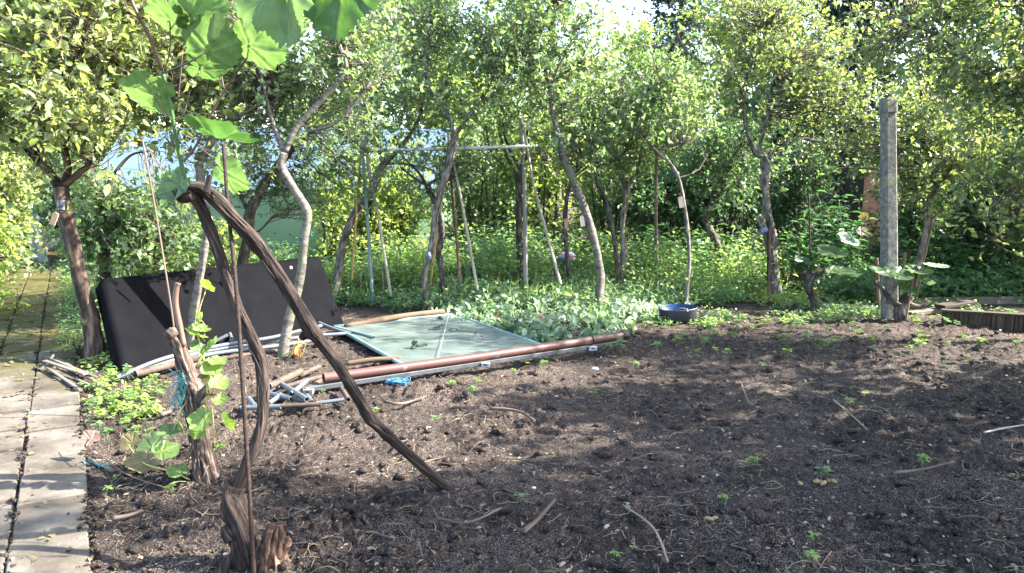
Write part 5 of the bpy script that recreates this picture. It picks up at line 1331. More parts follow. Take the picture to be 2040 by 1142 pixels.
# ------------------------------------------------------------------ green sheet, downpipe, pipes, laths
def green_sheet():
    L = G(674, 657, .08); T = G(892, 622, .08); Rr = G(1082, 692, .08); Bo = G(812, 728, .08)
    c = (L + T + Rr + Bo) / 4
    a = nrm((Bo - L) + (Rr - T)); b = nrm((T - L) + (Rr - Bo)); b = nrm(b - a * np.dot(a, b))
    la = (np.linalg.norm(Bo - L) + np.linalg.norm(Rr - T)) / 4; lb = (np.linalg.norm(T - L) + np.linalg.norm(Rr - Bo)) / 4
    e = thing('plastic_board', (c[0], c[1], .05), 'flat pale green plastic panel with frame and crossed strings lying on the soil', 'panel')
    z = .085
    mb = MB(); n = 24; u = np.linspace(-1, 1, n); U, V = np.meshgrid(u, u)
    Z = z + .006 * fbm(U * 2, V * 2, 4, 2) - .01 * (1 - U ** 2) * (1 - V ** 2)
    X = c[0] + a[0] * U * la + b[0] * V * lb; Y = c[1] + a[1] * U * la + b[1] * V * lb
    q = np.array([(j * n + i, j * n + i + 1, (j + 1) * n + i + 1, (j + 1) * n + i) for j in range(n - 1) for i in range(n - 1)])
    top = np.stack([X, Y, Z], -1).reshape(-1, 3); bot = top - [0, 0, .012]
    mb.add(np.vstack([top, bot]), np.vstack([q, q[:, ::-1] + n * n]))
    mb.build('sheet', M['gpanel'], e)
    def pt(u, v, z_): return np.array([c[0] + a[0] * u * la + b[0] * v * lb, c[1] + a[1] * u * la + b[1] * v * lb, z_])
    for (p, q2) in (((-1, -1), (1, -1)), ((-1, 1), (1, 1)), ((-1, -1), (-1, 1)), ((1, -1), (1, 1))):
        mb = MB(); tube(mb, [pt(*p, z - .004), pt((p[0] + q2[0]) / 2, (p[1] + q2[1]) / 2, z - .004), pt(*q2, z - .004)], [.017] * 3, 10, 3); mb.build('frame', M['gframe'], e)
    for (p, q2) in (((-.97, -.9), (.95, .95)), ((-.93, .86), (.98, -.55))):
        mb = MB(); pp = np.array([pt(p[0] + (q2[0] - p[0]) * t, p[1] + (q2[1] - p[1]) * t, z + .016 + .002 * math.sin(t * 9)) for t in np.linspace(0, 1, 8)])
        tube(mb, pp, [.0022] * 8, 6, 2); mb.build('string', M['string'], e)
green_sheet()

mb = MB(); a = onground(688, 658, .05); b = onground(884, 624, .09)
tube(mb, [a, (a + b) / 2 + [0, 0, .015], b], [.026, .03, .028], 12, 8, bark=.15, knots=.1, seed=3)
tag(mb.build('round_pole', M['roundwood'], origin=a), 'rough round wooden pole along the far edge of the green panel', 'pole')
mb = MB(); a = onground(690, 735, .03); b = onground(800, 722, .05)
tube(mb, [a, (a + b) / 2 + [0, 0, .01], b], [.02, .024, .02], 10, 8, bark=.15, seed=4)
tag(mb.build('round_pole', M['roundwood'], origin=a), 'short brown wooden pole poking out under the near corner of the green panel', 'pole')

def downpipe():
    a = onground(645, 765, .10); b = onground(1243, 672, .13)
    e = thing('downpipe', (a + b) / 2, 'long red brown downpipe lying over a grey rail along the bed', 'pipe')
    t = nrm(b - a)
    mb = MB(); tube(mb, [a, (a + b) / 2 - [0, 0, .01], b], [.036] * 3, 20, 8, hollow=.92); mb.build('tube', M['pipe'], e)
    s = nrm(np.cross(t, [0, 0, 1]))
    mb = MB(); beam(mb, a - t * .16 - [0, 0, .062], b - t * .1 - [0, 0, .062], .05, .04); mb.build('rail', M['gutter'], e, smooth=False)
    for f in (-.045, .47, .86):
        p = a + (b - a) * f - [0, 0, .055] + s * .045
        mb = MB(); boxmb(mb, p + [-.035, -.02, -.028], p + [.035, .02, .004]); boxmb(mb, p + [-.012, -.024, -.016], p + [.012, -.0205, -.004], mat=1)
        mb.build('clip', [M['whiteplastic'], M['gutter']], e, smooth=False)
    mb = MB(); tube(mb, [b - t * .02, b + t * .03], [.05, .055], 6, 1, cap=True); p = b + [0, 0, .0]
    beam(mb, p + t * .01 + s * .03 - [0, 0, .02], p + t * .01 + s * .03 - [0, 0, .14], .02, .02); beam(mb, p + t * .01 - s * .03 - [0, 0, .02], p + t * .01 - s * .03 - [0, 0, .14], .02, .02)
    mb.build('bracket', M['bark_red'], e, smooth=False)
    for f in (.865,):
        p = a + (b - a) * f; th = np.linspace(0, 6.2832, 17); pts = np.array([p + .039 * (s * math.cos(x) + np.cross(s, t) * math.sin(x)) for x in th]); mb = MB(); tube(mb, pts, [.004] * 17, 6, 1); mb.build('strap', M['rust'], e)
downpipe()

PG = 'long grey plastic pipes along the black panel'
for k, (pl, r, mt, lab) in enumerate([
    ([(232, 757, .03), (330, 722, .06), (450, 695, .09), (540, 680, .11), (615, 662, .13), (640, 657, .12)], .017, 'pvc', 'long grey pipe lying topmost along the foot of the black panel'),
    ([(262, 752, .02), (400, 712, .05), (520, 690, .07), (610, 678, .06), (690, 672, .04)], .017, 'pvc', 'long grey pipe just below the topmost along the black panel'),
    ([(300, 742, .03), (420, 715, .035), (540, 698, .04), (640, 684, .03)], .018, 'pvc', 'grey pipe nearest the soil along the foot of the black panel'),
    ([(270, 752, .02), (330, 738, .025), (395, 722, .03)], .03, 'pvcdirt', 'thicker muddy pipe end at the left of the long grey pipes'),
    ([(636, 652, .10), (668, 664, .07), (700, 672, .04)], .017, 'pvc', 'grey pipe end bending down right of the vine arm knee'),
    ([(668, 660, .06), (720, 672, .05), (745, 680, .05)], .014, 'gframe', 'thin green grey pipe beside the left corner of the green panel'),
    ([(350, 745, .015), (450, 722, .02), (560, 705, .02)], .016, 'pvcdirt', 'dirty brown pipe half sunk in the straw below the grey pipes')]):
    pts = [onground(a_, b_, h + .01) for a_, b_, h in pl]
    mb = MB(); tube(mb, pts, [r] * len(pts), 14, 6, hollow=.84); tag(mb.build('long_pipe', M[mt], origin=pts[0]), lab, 'pipe', PG)
for k, (px, py, lab) in enumerate([(428, 678, 'short pipe stub showing a round hole left of the rusty bar'), (440, 682, 'short light pipe stub lying on the pipes behind the rusty bar'), (460, 676, 'short pipe stub with open end right of the rusty bar')]):
    p = onground(px, py, .10); mb = MB(); d = np.array([.03, -.06, -.01]) if k != 1 else np.array([.06, .03, .03])
    tube(mb, [p - d, p + d], [.016, .016], 14, 2, hollow=.75); tag(mb.build('pipe_stub', M['pvc'], origin=p), lab, 'pipe')
SG = 'short cut pipes in the pile'
SP_ = [((530, 790), (560, 775), .028, 'pvc'), ((536, 782), (600, 752), .026, 'pvcdirt'), ((562, 784), (640, 762), .017, 'pvcdirt'), ((562, 778), (612, 806), .018, 'pvc'), ((580, 797), (612, 770), .017, 'pvc'), ((528, 794), (580, 806), .017, 'pvc'), ((560, 800), (615, 812), .018, 'pvcdirt'), ((536, 815), (560, 798), .016, 'pvc'), ((545, 790), (551, 782), .015, 'pvc'), ((612, 800), (622, 812), .016, 'pvc'), ((480, 823), (560, 820), .017, 'pvc'), ((556, 820), (640, 815), .016, 'pvcdirt'), ((630, 814), (686, 806), .013, 'pvc'), ((680, 784), (694, 806), .017, 'pvcdirt'), ((496, 806), (508, 820), .018, 'pvc'), ((608, 790), (640, 770), .018, 'pvcdirt'), ((596, 760), (636, 742), .02, 'pvcdirt')]
SL_ = ['thick short pipe at the left of the cut pipe pile', 'muddy thick pipe lying topmost behind the cut pipe pile', 'brown muddy pipe pointing at the white clip of the rail', 'clean grey pipe slanting across the pile', 'short grey pipe crossing over the slanting one', 'grey pipe poking out right of the vine stem', 'brown stained pipe in the middle of the pile', 'short pipe lying low left in the pile', 'tiny pipe stub beside the vine stem', 'pipe stub at the right end of the slanting pipe', 'long light pipe at the front of the pile behind the rusty bar', 'orange brown muddy pipe at the front of the pile', 'white tipped pipe at the front right of the pile', 'upright pipe stub half buried right of the pile', 'short pipe between the rusty bar and the vine stem', 'muddy pipe below the white clip', 'muddy pipe farthest back in the pile']
for k, ((a_, b_, r, mt), lab) in enumerate(zip(SP_, SL_)):
    h = .02 + r + (.03 if k in (1, 3, 4) else 0)
    p = onground(*a_, h); q2 = onground(*b_, h + .01); mb = MB(); tube(mb, [p, (p + q2) / 2, q2], [r] * 3, 14, 3, hollow=.78)
    tag(mb.build('cut_pipe', M[mt], origin=p), lab, 'pipe', SG)
LG = 'weathered laths dropped at the path edge'
for k, (a_, b_, h0, h1, w_, lab) in enumerate([((92, 742), (162, 786), .05, .03, .026, 'pale lath reaching out over the path edge nearest the camera'), ((90, 738), (172, 763), .08, .07, .04, 'broad lath lying topmost of the bundle'), ((92, 722), (196, 768), .05, .06, .026, 'thin lath behind the broad one'), ((114, 720), (206, 782), .03, .05, .024, 'farthest lath of the bundle'), ((104, 735), (110, 726), .09, .09, .016, 'short cross piece on the lath ends'), ((150, 762), (200, 784), .03, .03, .022, 'lath end sticking into the weeds')]):
    p = onground(*a_, 0); q2 = onground(*b_, 0); p[2] = h0; q2[2] = h1; mb = MB(); beam(mb, p, q2, w_, .014)
    tag(mb.build('lath', M['wood'], smooth=False, origin=p), lab, 'lath', LG)

# blue tangle of twine, teal ties
def tangle(c, r_, n, rad, seed, flat=.4):
    r = np.random.default_rng(seed); mb = MB()
    for k in range(n):
        t = np.linspace(0, 1, 9); a = r.uniform(0, 6.28); pts = np.array(c) + np.stack([np.cos(a + t * r.uniform(2, 7)) * r_ * r.uniform(.3, 1), np.sin(a + t * r.uniform(2, 7)) * r_ * r.uniform(.3, 1), np.abs(np.sin(t * r.uniform(2, 5) + a)) * r_ * flat + .005], -1)
        tube(mb, pts, [rad] * 9, 5, 3)
    return mb
c = onground(790, 774, .0); tag(tangle(c, .10, 26, .003, 3).build('twine', M['twine'], origin=c), 'tangle of bright blue twine on the soil in front of the downpipe', 'twine')
c = onground(165, 925, .0); c2 = onground(212, 932, 0); mb = MB(); r_ = np.random.default_rng(4)
for k in range(6): tube(mb, [c + r_.normal(size=3) * .01 + [0, 0, .015], c * .6 + c2 * .4 + r_.normal(size=3) * .02 + [0, 0, .02], c2 + r_.normal(size=3) * .03 + [0, 0, .012]], [.003] * 3, 5, 5)
tag(mb.build('twine', M['twine_green'], origin=c), 'teal twine lying over the path edge in front of the sprawling vine shoot', 'twine')
z_ = D(965) - .07; mb = MB()
r_ = np.random.default_rng(8)
for k in range(12):
    pts = [P(346 + r_.normal() * 6, 745 + r_.normal() * 8, z_), P(368 + r_.normal() * 6, 760 + r_.normal() * 12, z_ - .02), P(352 + r_.normal() * 8, 785 + r_.normal() * 10, z_ - .01), P(358 + r_.normal() * 6, 800 + 45 * r_.random(), z_)]
    tube(mb, pts, [.002] * 4, 5, 5)
tag(mb.build('twine', M['twine_green'], origin=P(352, 760, z_)), 'teal twine knotted round the upper part of the pale vine stump', 'twine')

# bowl
def bowl():
    c = onground(1350, 642, .02); zc = D(642)
    e = thing('bowl', c, 'black rubber bowl with blue inside and white handle on the soil', 'bowl')
    r = px2m(38, zc)
    def lathe(mb, pr, n=40, sx=1.0, sy=.85):
        V = []
        for rr, z in pr:
            for i in range(n):
                t = i / n * 6.2832; V.append((c[0] + rr * math.cos(t) * sx, c[1] + rr * math.sin(t) * sy, c[2] + z + (.012 * math.cos(t - .4) if z > .05 else 0)))
        m = len(pr); q = [(i * n + k, i * n + (k + 1) % n, (i + 1) * n + (k + 1) % n, (i + 1) * n + k) for i in range(m - 1) for k in range(n)]
        mb.add(V, q)
    mb = MB(); lathe(mb, [(.001, 0), (r * .8, 0), (r * .9, .02), (r, .125), (r * 1.02, .135), (r * .98, .14)]); mb.build('shell', M['bowlblack'], e)
    mb = MB(); lathe(mb, [(r * .98, .14), (r * .95, .13), (r * .86, .03), (.001, .026)]); mb.build('lining', M['bowlblue'], e)
    mb = MB(); tube(mb, [c + [-r * .1, .02, .08], c + [0, -.06, .135], c + [r * .28, -r * .7, .145], c + [r * .3, -r * .85, .12]], [.005] * 4, 7, 6); mb.build('handle', M['whiteplastic'], e)
bowl()

# printed bag in the greenery (its print is only coloured blocks at this size)
def bag():
    zc = 10.5; c = P(1130, 512, zc); c[2] = max(c[2] - .1, .02)
    e = thing('bag', c, 'crumpled white and red printed bag lying in the greenery behind the tagged stem', 'bag')
    V, T = ICO3; W = c + V * np.array([.13, .1, .075]) * (1 + .45 * fbm(V[:, 0] * 2.2 + V[:, 2], V[:, 1] * 2 + V[:, 2] * 1.7, 3, 3))[:, None] + [0, 0, .1]
    up = np.clip(V[:, 2], -1, 1)
    fc = W[T].mean(1); mi = ((V[T].mean(1)[:, 2] + .4 * V[T].mean(1)[:, 0]) > .15) & ((V[T].mean(1)[:, 2] + .4 * V[T].mean(1)[:, 0]) < .55)
    mb = MB().add(W, tris=T[~mi]); mb.add(W, tris=T[mi], mat=1); mb.build('wrapper', [M['bagwhite'], M['bagred']], e)
bag()

# ------------------------------------------------------------------ palisades, beams
def palisade(px0, px1, py, hpx, n, lab, dzc=0, rad=None, zc=None):
    zc = zc or D(py); a = P(px0, py, zc); b = P(px1, py + dzc, zc if not dzc else D(py + dzc))
    a[2] = gz(a[0], a[1]); b[2] = gz(b[0], b[1])
    e = thing('log_edging', (a + b) / 2, lab, 'edging')
    mb_all = []
    for k in range(n):
        f = (k + .5) / n; p = a + (b - a) * f; r = np.linalg.norm(b - a) / n / 2 * 1.02
        h = px2m(hpx, zc) * random.uniform(.92, 1.05)
        mb = MB(); tube(mb, [p - [0, 0, .1], p + [0, 0, h * .6], p + [0, 0, h - .008], p + [0, 0, h]], [r, r, r, r * .86], 10, 2, bark=.06, seed=k)
        mb.build('log', M['palisade'], e)
    if n > 10:
        mb = MB(); beam(mb, a + [0, .01, px2m(hpx, zc) * 1.06], b + [0, .01, px2m(hpx, zc) * 1.02], .10, .02); mb.build('cap_board', M['palisade'], e, smooth=False)
palisade(1484, 1530, 595, 42, 6, 'short run of brown log edging left of the knobbly grey apple tree', zc=10.4)
palisade(1556, 1620, 600, 42, 8, 'short run of brown log edging between the knobbly tree and the vine stub', zc=10.2)
palisade(1874, 2075, 654, 28, 22, 'long run of grey brown log edging at the right edge of the bed', dzc=14)
mb = MB(); beam(mb, onground(1800, 606, .05), onground(2120, 603, .05), .09, .1); tag(mb.build('beam', M['wood'], smooth=False, origin=onground(1800, 606)), 'long dark weathered beam lying behind the log edging at the right', 'beam')
mb = MB(); beam(mb, onground(1810, 628, .03), onground(1905, 616, .06), .1, .05); tag(mb.build('plank', M['wood'], smooth=False, origin=onground(1810, 628)), 'short grey plank lying between the post and the log edging', 'plank')
mb = MB(); beam(mb, onground(1640, 612, .02), onground(1760, 618, .03), .12, .05); tag(mb.build('plank', M['whitewood'], smooth=False, origin=onground(1640, 612)), 'pale sunlit plank lying on the soil left of the concrete post', 'plank')
mb = MB(); beam(mb, onground(1872, 614, .1), onground(1935, 606, .12), .14, .04); tag(mb.build('plank', M['palisade'], smooth=False, origin=onground(1872, 614)), 'brown plank end resting on the dark beam', 'plank')
mb = MB(); tube(mb, [onground(1228, 580, .06), onground(1262, 572, .1), onground(1296, 562, .14)], [.02] * 3, 8, 5, bark=.1); tag(mb.build('branch', M['greypost'], origin=onground(1228, 580)), 'bare grey stick lying on the greenery right of the tall curved tree', 'stick')

# ------------------------------------------------------------------ ground vegetation
def cover(name, polyfn, n, hrange, lmat, leaf, seed, stems=True, per=9, width=.6, tmpl=KITE, up=.85, spread=.12, kind='stuff', xr=(-6, 7), yr=(6, 13)):
    r = np.random.default_rng(seed)
    pos = []
    while len(pos) < n:
        x = r.uniform(*xr, 4000); y = r.uniform(*yr, 4000); k = polyfn(x, y, r)
        pos += list(np.stack([x[k], y[k]], -1))
    pos = np.array(pos[:n])
    z = base_h(pos[:, 0], pos[:, 1])
    h = r.uniform(*hrange, n) * (.55 + .65 * (vnoise(pos[:, 0] * 1.3, pos[:, 1] * 1.3, seed) * .5 + .5))
    A = np.stack([pos[:, 0], pos[:, 1], z - .01], -1)
    B = A + np.stack([r.normal(size=n) * h * .25, r.normal(size=n) * h * .25, h], -1)
    mb = MB()
    twigs(mb, A, B, np.full(n, .0028), np.full(n, .0014), K=4, mat=1, r=r)
    t = r.random((n, per)) * .75 + .3
    p = A[:, None] + (B - A)[:, None] * t[..., None]
    d = r.normal(size=(n, per, 3)); d[..., 2] = np.abs(d[..., 2]) * .3; d = nrm(d)
    p = p + d * (spread * r.random((n, per, 1))) * np.minimum(1, h / .15)[:, None, None]
    p = p.reshape(-1, 3); p[:, 2] = np.maximum(p[:, 2], np.repeat(z, per) + .012)
    tip = nrm(d.reshape(-1, 3) + rdir(n * per, r) * .4 + [0, 0, -.1]); no = nrm(np.array([0, 0, up]) + rdir(n * per, r) * .6)
    leaves(mb, p, tip, no, leaf * r.uniform(.55, 1.3, n * per), width, tmpl, mat=0)
    o = mb.build(name, [M[lmat], M['stem_green']]); tag(o, kind=kind)
    return o

def region(x, y, r):
    """green area behind the bed, keeping the panel, the pipe and the bare bed free"""
    px = CX + x / y * F / 1.0
    edge = 8.55 + .35 * vnoise(x * .9, y * .3, 77) + np.where(x > 1.1, .1 + .30 * (x - 1.1), 0) + np.where(x < -.6, .25, 0)
    inside = (y > edge)
    t = path_t(x, y)
    inside &= t > .25
    bx = (x + 2.6) * .8 + (y - 7.0) * .58                      # keep the leaning panel's front clear
    panel = (x < -1.5) & (y < 9.0) & (x > -3.9)
    return inside & ~panel & (y < 12.9)
cover('ground_cover', region, 5200, (.08, .34), 'ground', .055, 5)
cover('ground_cover', region, 2200, (.05, .2), 'nettle', .07, 6, yr=(7.5, 13))
def far_region(x, y, r): return (path_t(x, y) > .3) & (y > 10.5)
cover('ground_cover', far_region, 3000, (.25, .65), 'nettle', .08, 7, yr=(10.5, 14), xr=(-7, 9))
def left_edge(x, y, r):
    t = path_t(x, y); return (((t > -.12) & (t < .55) & (y > 6.6)) | ((t < -1.3) & (t > -2.6))) & (y > 3.2)
cover('ground_cover', left_edge, 1500, (.06, .3), 'ground', .05, 8, yr=(4, 15), xr=(-12, -2))
def right_beds(x, y, r): return (x > 3.2 + .1 * y) & (y > 9.0)
def mid_region(x, y, r): return (y > 9.7) & (x > -3.2) & (x < 3.8) & (vnoise(x * 1.6, y * 1.6, 44) > -.2) & ((np.abs(x / y - .077) > .035) | (y > 11))
cover('ground_cover', mid_region, 1050, (.35, .85), 'ground', .078, 19, yr=(9.7, 12.6), xr=(-3.2, 3.8), per=11, spread=.16)
cover('ground_cover', mid_region, 420, (.3, .9), 'bright', .07, 29, yr=(9.7, 12.6), xr=(-3.2, 3.8), per=11, spread=.16)
cover('ground_cover', right_beds, 1700, (.12, .4), 'nettle', .085, 9, yr=(8.6, 11.5), xr=(3, 9))
def sunny(x, y, r): return (vnoise(x * 1.4, y * 2.2, 31) > -.15)
cover('low_weeds', sunny, 330, (.04, .13), 'weed', .045, 10, yr=(8.7, 10.2), xr=(2.3, 5.2), per=10)
def fringe(x, y, r): return (vnoise(x * 1.5, y * 1.5, 90) > .05) & (y > 7.6 + .2 * np.abs(x - 2))
cover('low_weeds', fringe, 380, (.03, .12), 'ground', .04, 11, yr=(7.4, 9.2), xr=(.9, 5.5), per=10)
def leftw(x, y, r):
    t = path_t(x, y); return (t > 0.02) & (t < .48) & (vnoise(x * 2.5, y * 2.5, 12) > -.25)
cover('low_weeds', leftw, 85, (.03, .11), 'weed', .042, 12, yr=(4.5, 6.3), xr=(-4, -2.2), per=10, spread=.07)

def grass(name, fn, n, h, lm, seed, wd=.03, xr=(-6, 7), yr=(7.5, 13)):
    r = np.random.default_rng(seed); pos = []
    while len(pos) < n:
        x = r.uniform(*xr, 3000); y = r.uniform(*yr, 3000); k = fn(x, y, r) & (vnoise(x * 2.1, y * 2.1, seed) > .0); pos += list(np.stack([x[k], y[k]], -1))
    p = np.array(pos[:n]); A = np.stack([p[:, 0], p[:, 1], base_h(p[:, 0], p[:, 1])], -1)
    d = nrm(np.stack([r.normal(size=n) * .35, r.normal(size=n) * .35, np.ones(n)], -1)); mb = MB()
    leaves(mb, A, d, np.stack([r.normal(size=n), r.normal(size=n) - .6, r.random(n) * .4], -1), h * r.uniform(.4, 1.2, n), wd, STRIP)
    tag(mb.build(name, M[lm]), kind='stuff')
grass('grass', region, 2600, .32, 'ground', 15)
grass('grass', left_edge, 900, .2, 'weed', 16, .035, xr=(-12, -2), yr=(4.5, 14))
grass('dead_stems', region, 700, .4, 'dryleaf', 17, .02)
grass('dead_stems', far_region, 500, .6, 'dryleaf', 18, .02, xr=(0, 8), yr=(10, 13))

# heap of pulled, wilting plants
def heap():
    r = np.random.default_rng(77); c = onground(1060, 632)
    e = thing('weed_heap', c, 'low heap of pulled wilting plants with grey green leaves beside the green panel', 'weed heap')
    mb = MB(); n = 680
    pts = []
    for k in range(n):
        px = r.uniform(885, 1330) if r.random() < .85 else r.uniform(1230, 1340); py = r.uniform(578, 680) if px < 1235 else r.uniform(596, 640)
        if px < 1060 and py > 612 + (px - 885) * .36 + 22: py = 600 + r.random() * 25
        pts.append(onground(px, py))
    A = np.array(pts); hh = .03 + .09 * np.clip(1 - ((A[:, 0] - c[0]) / 1.5) ** 2, 0, 1) * np.clip(1 - ((A[:, 1] - c[1] - .1) / 1.0) ** 2, 0, 1)
    A[:, 2] += hh * r.random(n)
    d = r.normal(size=(n, 3)); d[:, 2] *= .25; d = nrm(d); B = A + d * r.uniform(.15, .4, (n, 1)); B[:, 2] = np.maximum(B[:, 2], .05)
    twigs(mb, A, B, np.full(n, .004), np.full(n, .002), K=4, mat=1, r=r)
    per = 9; t = r.random((n, per)); p = (A[:, None] + (B - A)[:, None] * t[..., None]).reshape(-1, 3) + r.normal(size=(n * per, 3)) * .02
    p[:, 2] = np.maximum(p[:, 2], .02)
    tip = nrm(np.repeat(d, per, 0) * .4 + rdir(n * per, r) + [0, 0, -.25]); no = nrm(rdir(n * per, r) + [0, -.1, .5])
    leaves(mb, p, tip, no, .085 * r.uniform(.5, 1.25, n * per), .62, OVAL, mat=0)
    mb.build('leaves', [M['wilt'], M['stem_green']], e)
heap()

# fern-like nettles at the back right
def leafy_plant(px, zc, h, n, lab, lmat='tall', leaf=.20, seed=0, spread=.35):
    r = np.random.default_rng(seed); c = P(px, 571, zc); c[2] = gz(c[0], c[1])
    e = thing('tall_plant', c, lab, 'plant', 'tall leafy plants at the back right')
    A = np.repeat(c[None], n, 0) + np.stack([r.normal(size=n) * spread * .5, r.normal(size=n) * .12, np.zeros(n) - .02], -1)
    B = A + np.stack([r.normal(size=n) * .12, r.normal(size=n) * .1, h * r.uniform(.6, 1, n)], -1)
    mb = MB(); pts = twigs(mb, A, B, np.full(n, .006), np.full(n, .003), K=6, mat=1, n=5, r=r)
    per = 15; t = np.linspace(.2, 1, per)
    k = np.clip((t * 5).astype(int), 0, 4); f = (t * 5 - k)[None, :, None]
    p = pts[:, k] * (1 - f) + pts[:, np.minimum(k + 1, 5)] * f
    a = (np.arange(per) * 2.4)[None, :] + r.uniform(0, 6, (n, 1)); d = np.stack([np.cos(a), np.sin(a), np.full_like(a, .12)], -1)
    p = p.reshape(-1, 3); d = d.reshape(-1, 3)
    leaves(mb, p, d + rdir(len(d), r) * .15 + [0, 0, -.1], np.array([0, 0, 1.]) + rdir(len(d), r) * .3, leaf * r.uniform(.6, 1.1, len(p)), .34, OVAL, mat=0)
    mb.build('foliage', [M[lmat], M['stem_green']], e)
for k, (px, zc, h, n, lab) in enumerate([(1600, 10.7, 1.0, 9, 'tall leafy plant behind the small forked vine stub'), (1655, 11.2, 1.35, 11, 'tallest fern like plant left of the concrete post'), (1700, 10.9, 1.25, 11, 'tall fern like plant nearest the concrete post on its left'), (1735, 11.6, 1.1, 9, 'tall dark plant right behind the concrete post'), (1890, 10.6, .9, 10, 'broad dark plant right of the slanting tree'), (1950, 9.9, .8, 9, 'broad plant under the apple boughs at the right'), (1320, 11.3, .9, 10, 'bushy plant behind the rusty upright rod'), (1400, 11.4, .9, 9, 'bushy plant left of the gnarled ivy trunk'), (960, 10.9, .7, 8, 'leafy plant between the pale cane and the dark pollard')]):
    leafy_plant(px, zc, h, n, lab, seed=60 + k)

# sword leaved clump
def sword(px, py, n, h, lab, seed, lm='ground'):
    r = np.random.default_rng(seed); c = P(px, py, 10.4); c[2] = gz(c[0], c[1])
    mb = MB(); A = c + np.stack([r.normal(size=n) * .14, r.normal(size=n) * .08, np.zeros(n)], -1)
    d = nrm(np.stack([r.normal(size=n) * .22, r.normal(size=n) * .2, np.ones(n)], -1))
    leaves(mb, A, d, np.stack([r.normal(size=n) * .3, -np.ones(n), r.random(n) * .3], -1), h * r.uniform(.6, 1.1, n), .055, STRIP)
    tag(mb.build('sword_plant', M[lm], origin=c), lab, 'plant')
sword(985, 520, 34, .75, 'clump of upright sword shaped leaves in the middle of the greenery', 3)
sword(812, 530, 26, .6, 'yellow green clump of sword shaped leaves left of the cup hung tree', 4, 'weed')
sword(560, 560, 18, .5, 'clump of long leaves peeping over the black panel', 5, 'ground')

# seedlings on the bare soil: one plant, copied
def seedling_proto(seed, lm, sz):
    r = np.random.default_rng(seed); mb = MB(); n = 3
    A = np.zeros((n, 3)) + r.normal(size=(n, 3)) * [.012, .012, 0]; A[:, 2] = -.01; B = A + np.stack([r.normal(size=n) * .025, r.normal(size=n) * .025, r.uniform(.04, .09, n)], -1)
    twigs(mb, A, B, np.full(n, .0015), np.full(n, .001), K=4, mat=1, n=4, r=r)
    per = 7; a = np.linspace(0, 6.28, per, endpoint=False)[None] + r.uniform(0, 6, (n, 1)); d = np.stack([np.cos(a), np.sin(a), r.uniform(-.1, .5, (n, per))], -1)
    t = r.uniform(.7, 1, (n, per, 1)); p = (A[:, None] * (1 - t) + B[:, None] * t).reshape(-1, 3)
    leaves(mb, p, d.reshape(-1, 3), np.array([0, 0, 1.]) + rdir(n * per, r) * .3, sz * r.uniform(.6, 1.2, n * per), .5, OVAL, mat=0)
    return mb.build('weed_seedling', [M[lm], M['stem_green']])
SEEDG = 'weed seedlings sprouting from the bare soil'
pro = [seedling_proto(1, 'weed', .04), seedling_proto(2, 'ground', .035), seedling_proto(3, 'weed', .03)]
spots = [(1565, 715), (1035, 1010), (1228, 1122), (900, 775), (940, 795), (960, 770), (1838, 935), (1080, 738), (1190, 790), (1022, 745), (1305, 705), (1345, 690), (1420, 650), (1450, 645), (1470, 650), (1400, 690), (1330, 660), (1820, 680), (1840, 690), (1730, 640), (1690, 640), (1980, 640), (1990, 655), (1520, 640), (345, 985), (350, 965), (210, 985), (440, 905), (230, 800), (250, 812), (240, 760), (300, 790), (290, 880), (1700, 780), (1880, 740), (1690, 810), (1440, 1010), (1640, 960), (1600, 1130), (1500, 935), (1110, 715), (1150, 700), (1210, 705), (870, 850), (745, 835), (645, 795), (1260, 735), (1380, 720), (1560, 690), (1600, 660), (1650, 672), (720, 760), (800, 730)]
r_ = np.random.default_rng(5)
for k in range(75):
    px = r_.uniform(1000, 2030); py = 630 + abs(r_.normal()) * 55; spots.append((px, py))
for k in range(40):
    spots.append((r_.uniform(180, 330), r_.uniform(745, 880)))
first = [True] * 3
for k, (px, py) in enumerate(spots):
    v = k % 3; p = onground(px, py, .012); s = r_.uniform(.6, 1.35) * (1.2 if py < 720 else .85)
    if first[v]:
        o = pro[v]; o.location = p; o.rotation_euler = (0, 0, r_.uniform(0, 6)); o.scale = (s,) * 3; first[v] = False
    else: o = copy_thing(pro[v], p, (r_.normal() * .1, r_.normal() * .1, r_.uniform(0, 6)), s)
    tag(o, 'small green weed seedling sprouting from the dark soil', 'seedling', SEEDG)

# ------------------------------------------------------------------ loose things on the soil
def in_view_soil(r, n, ymin=2.2, ymax=8.6, pw=1.7):
    out = []
    while len(out) < n:
        y = ymin + (ymax - ymin) * r.random(2000) ** pw; x = r.uniform(-1, 1, 2000) * (.72 * y + .3)
        k = path_t(x, y) > .05; out += list(np.stack([x[k], y[k]], -1))
    return np.array(out[:n])
def detail_h(X, Y):
    a = smooth(0.02, .18, path_t(X, Y)) * (1 - .75 * smooth(7.2, 8.6, Y - .15 * X))
    return base_h(X, Y) + a * relief(X, Y)

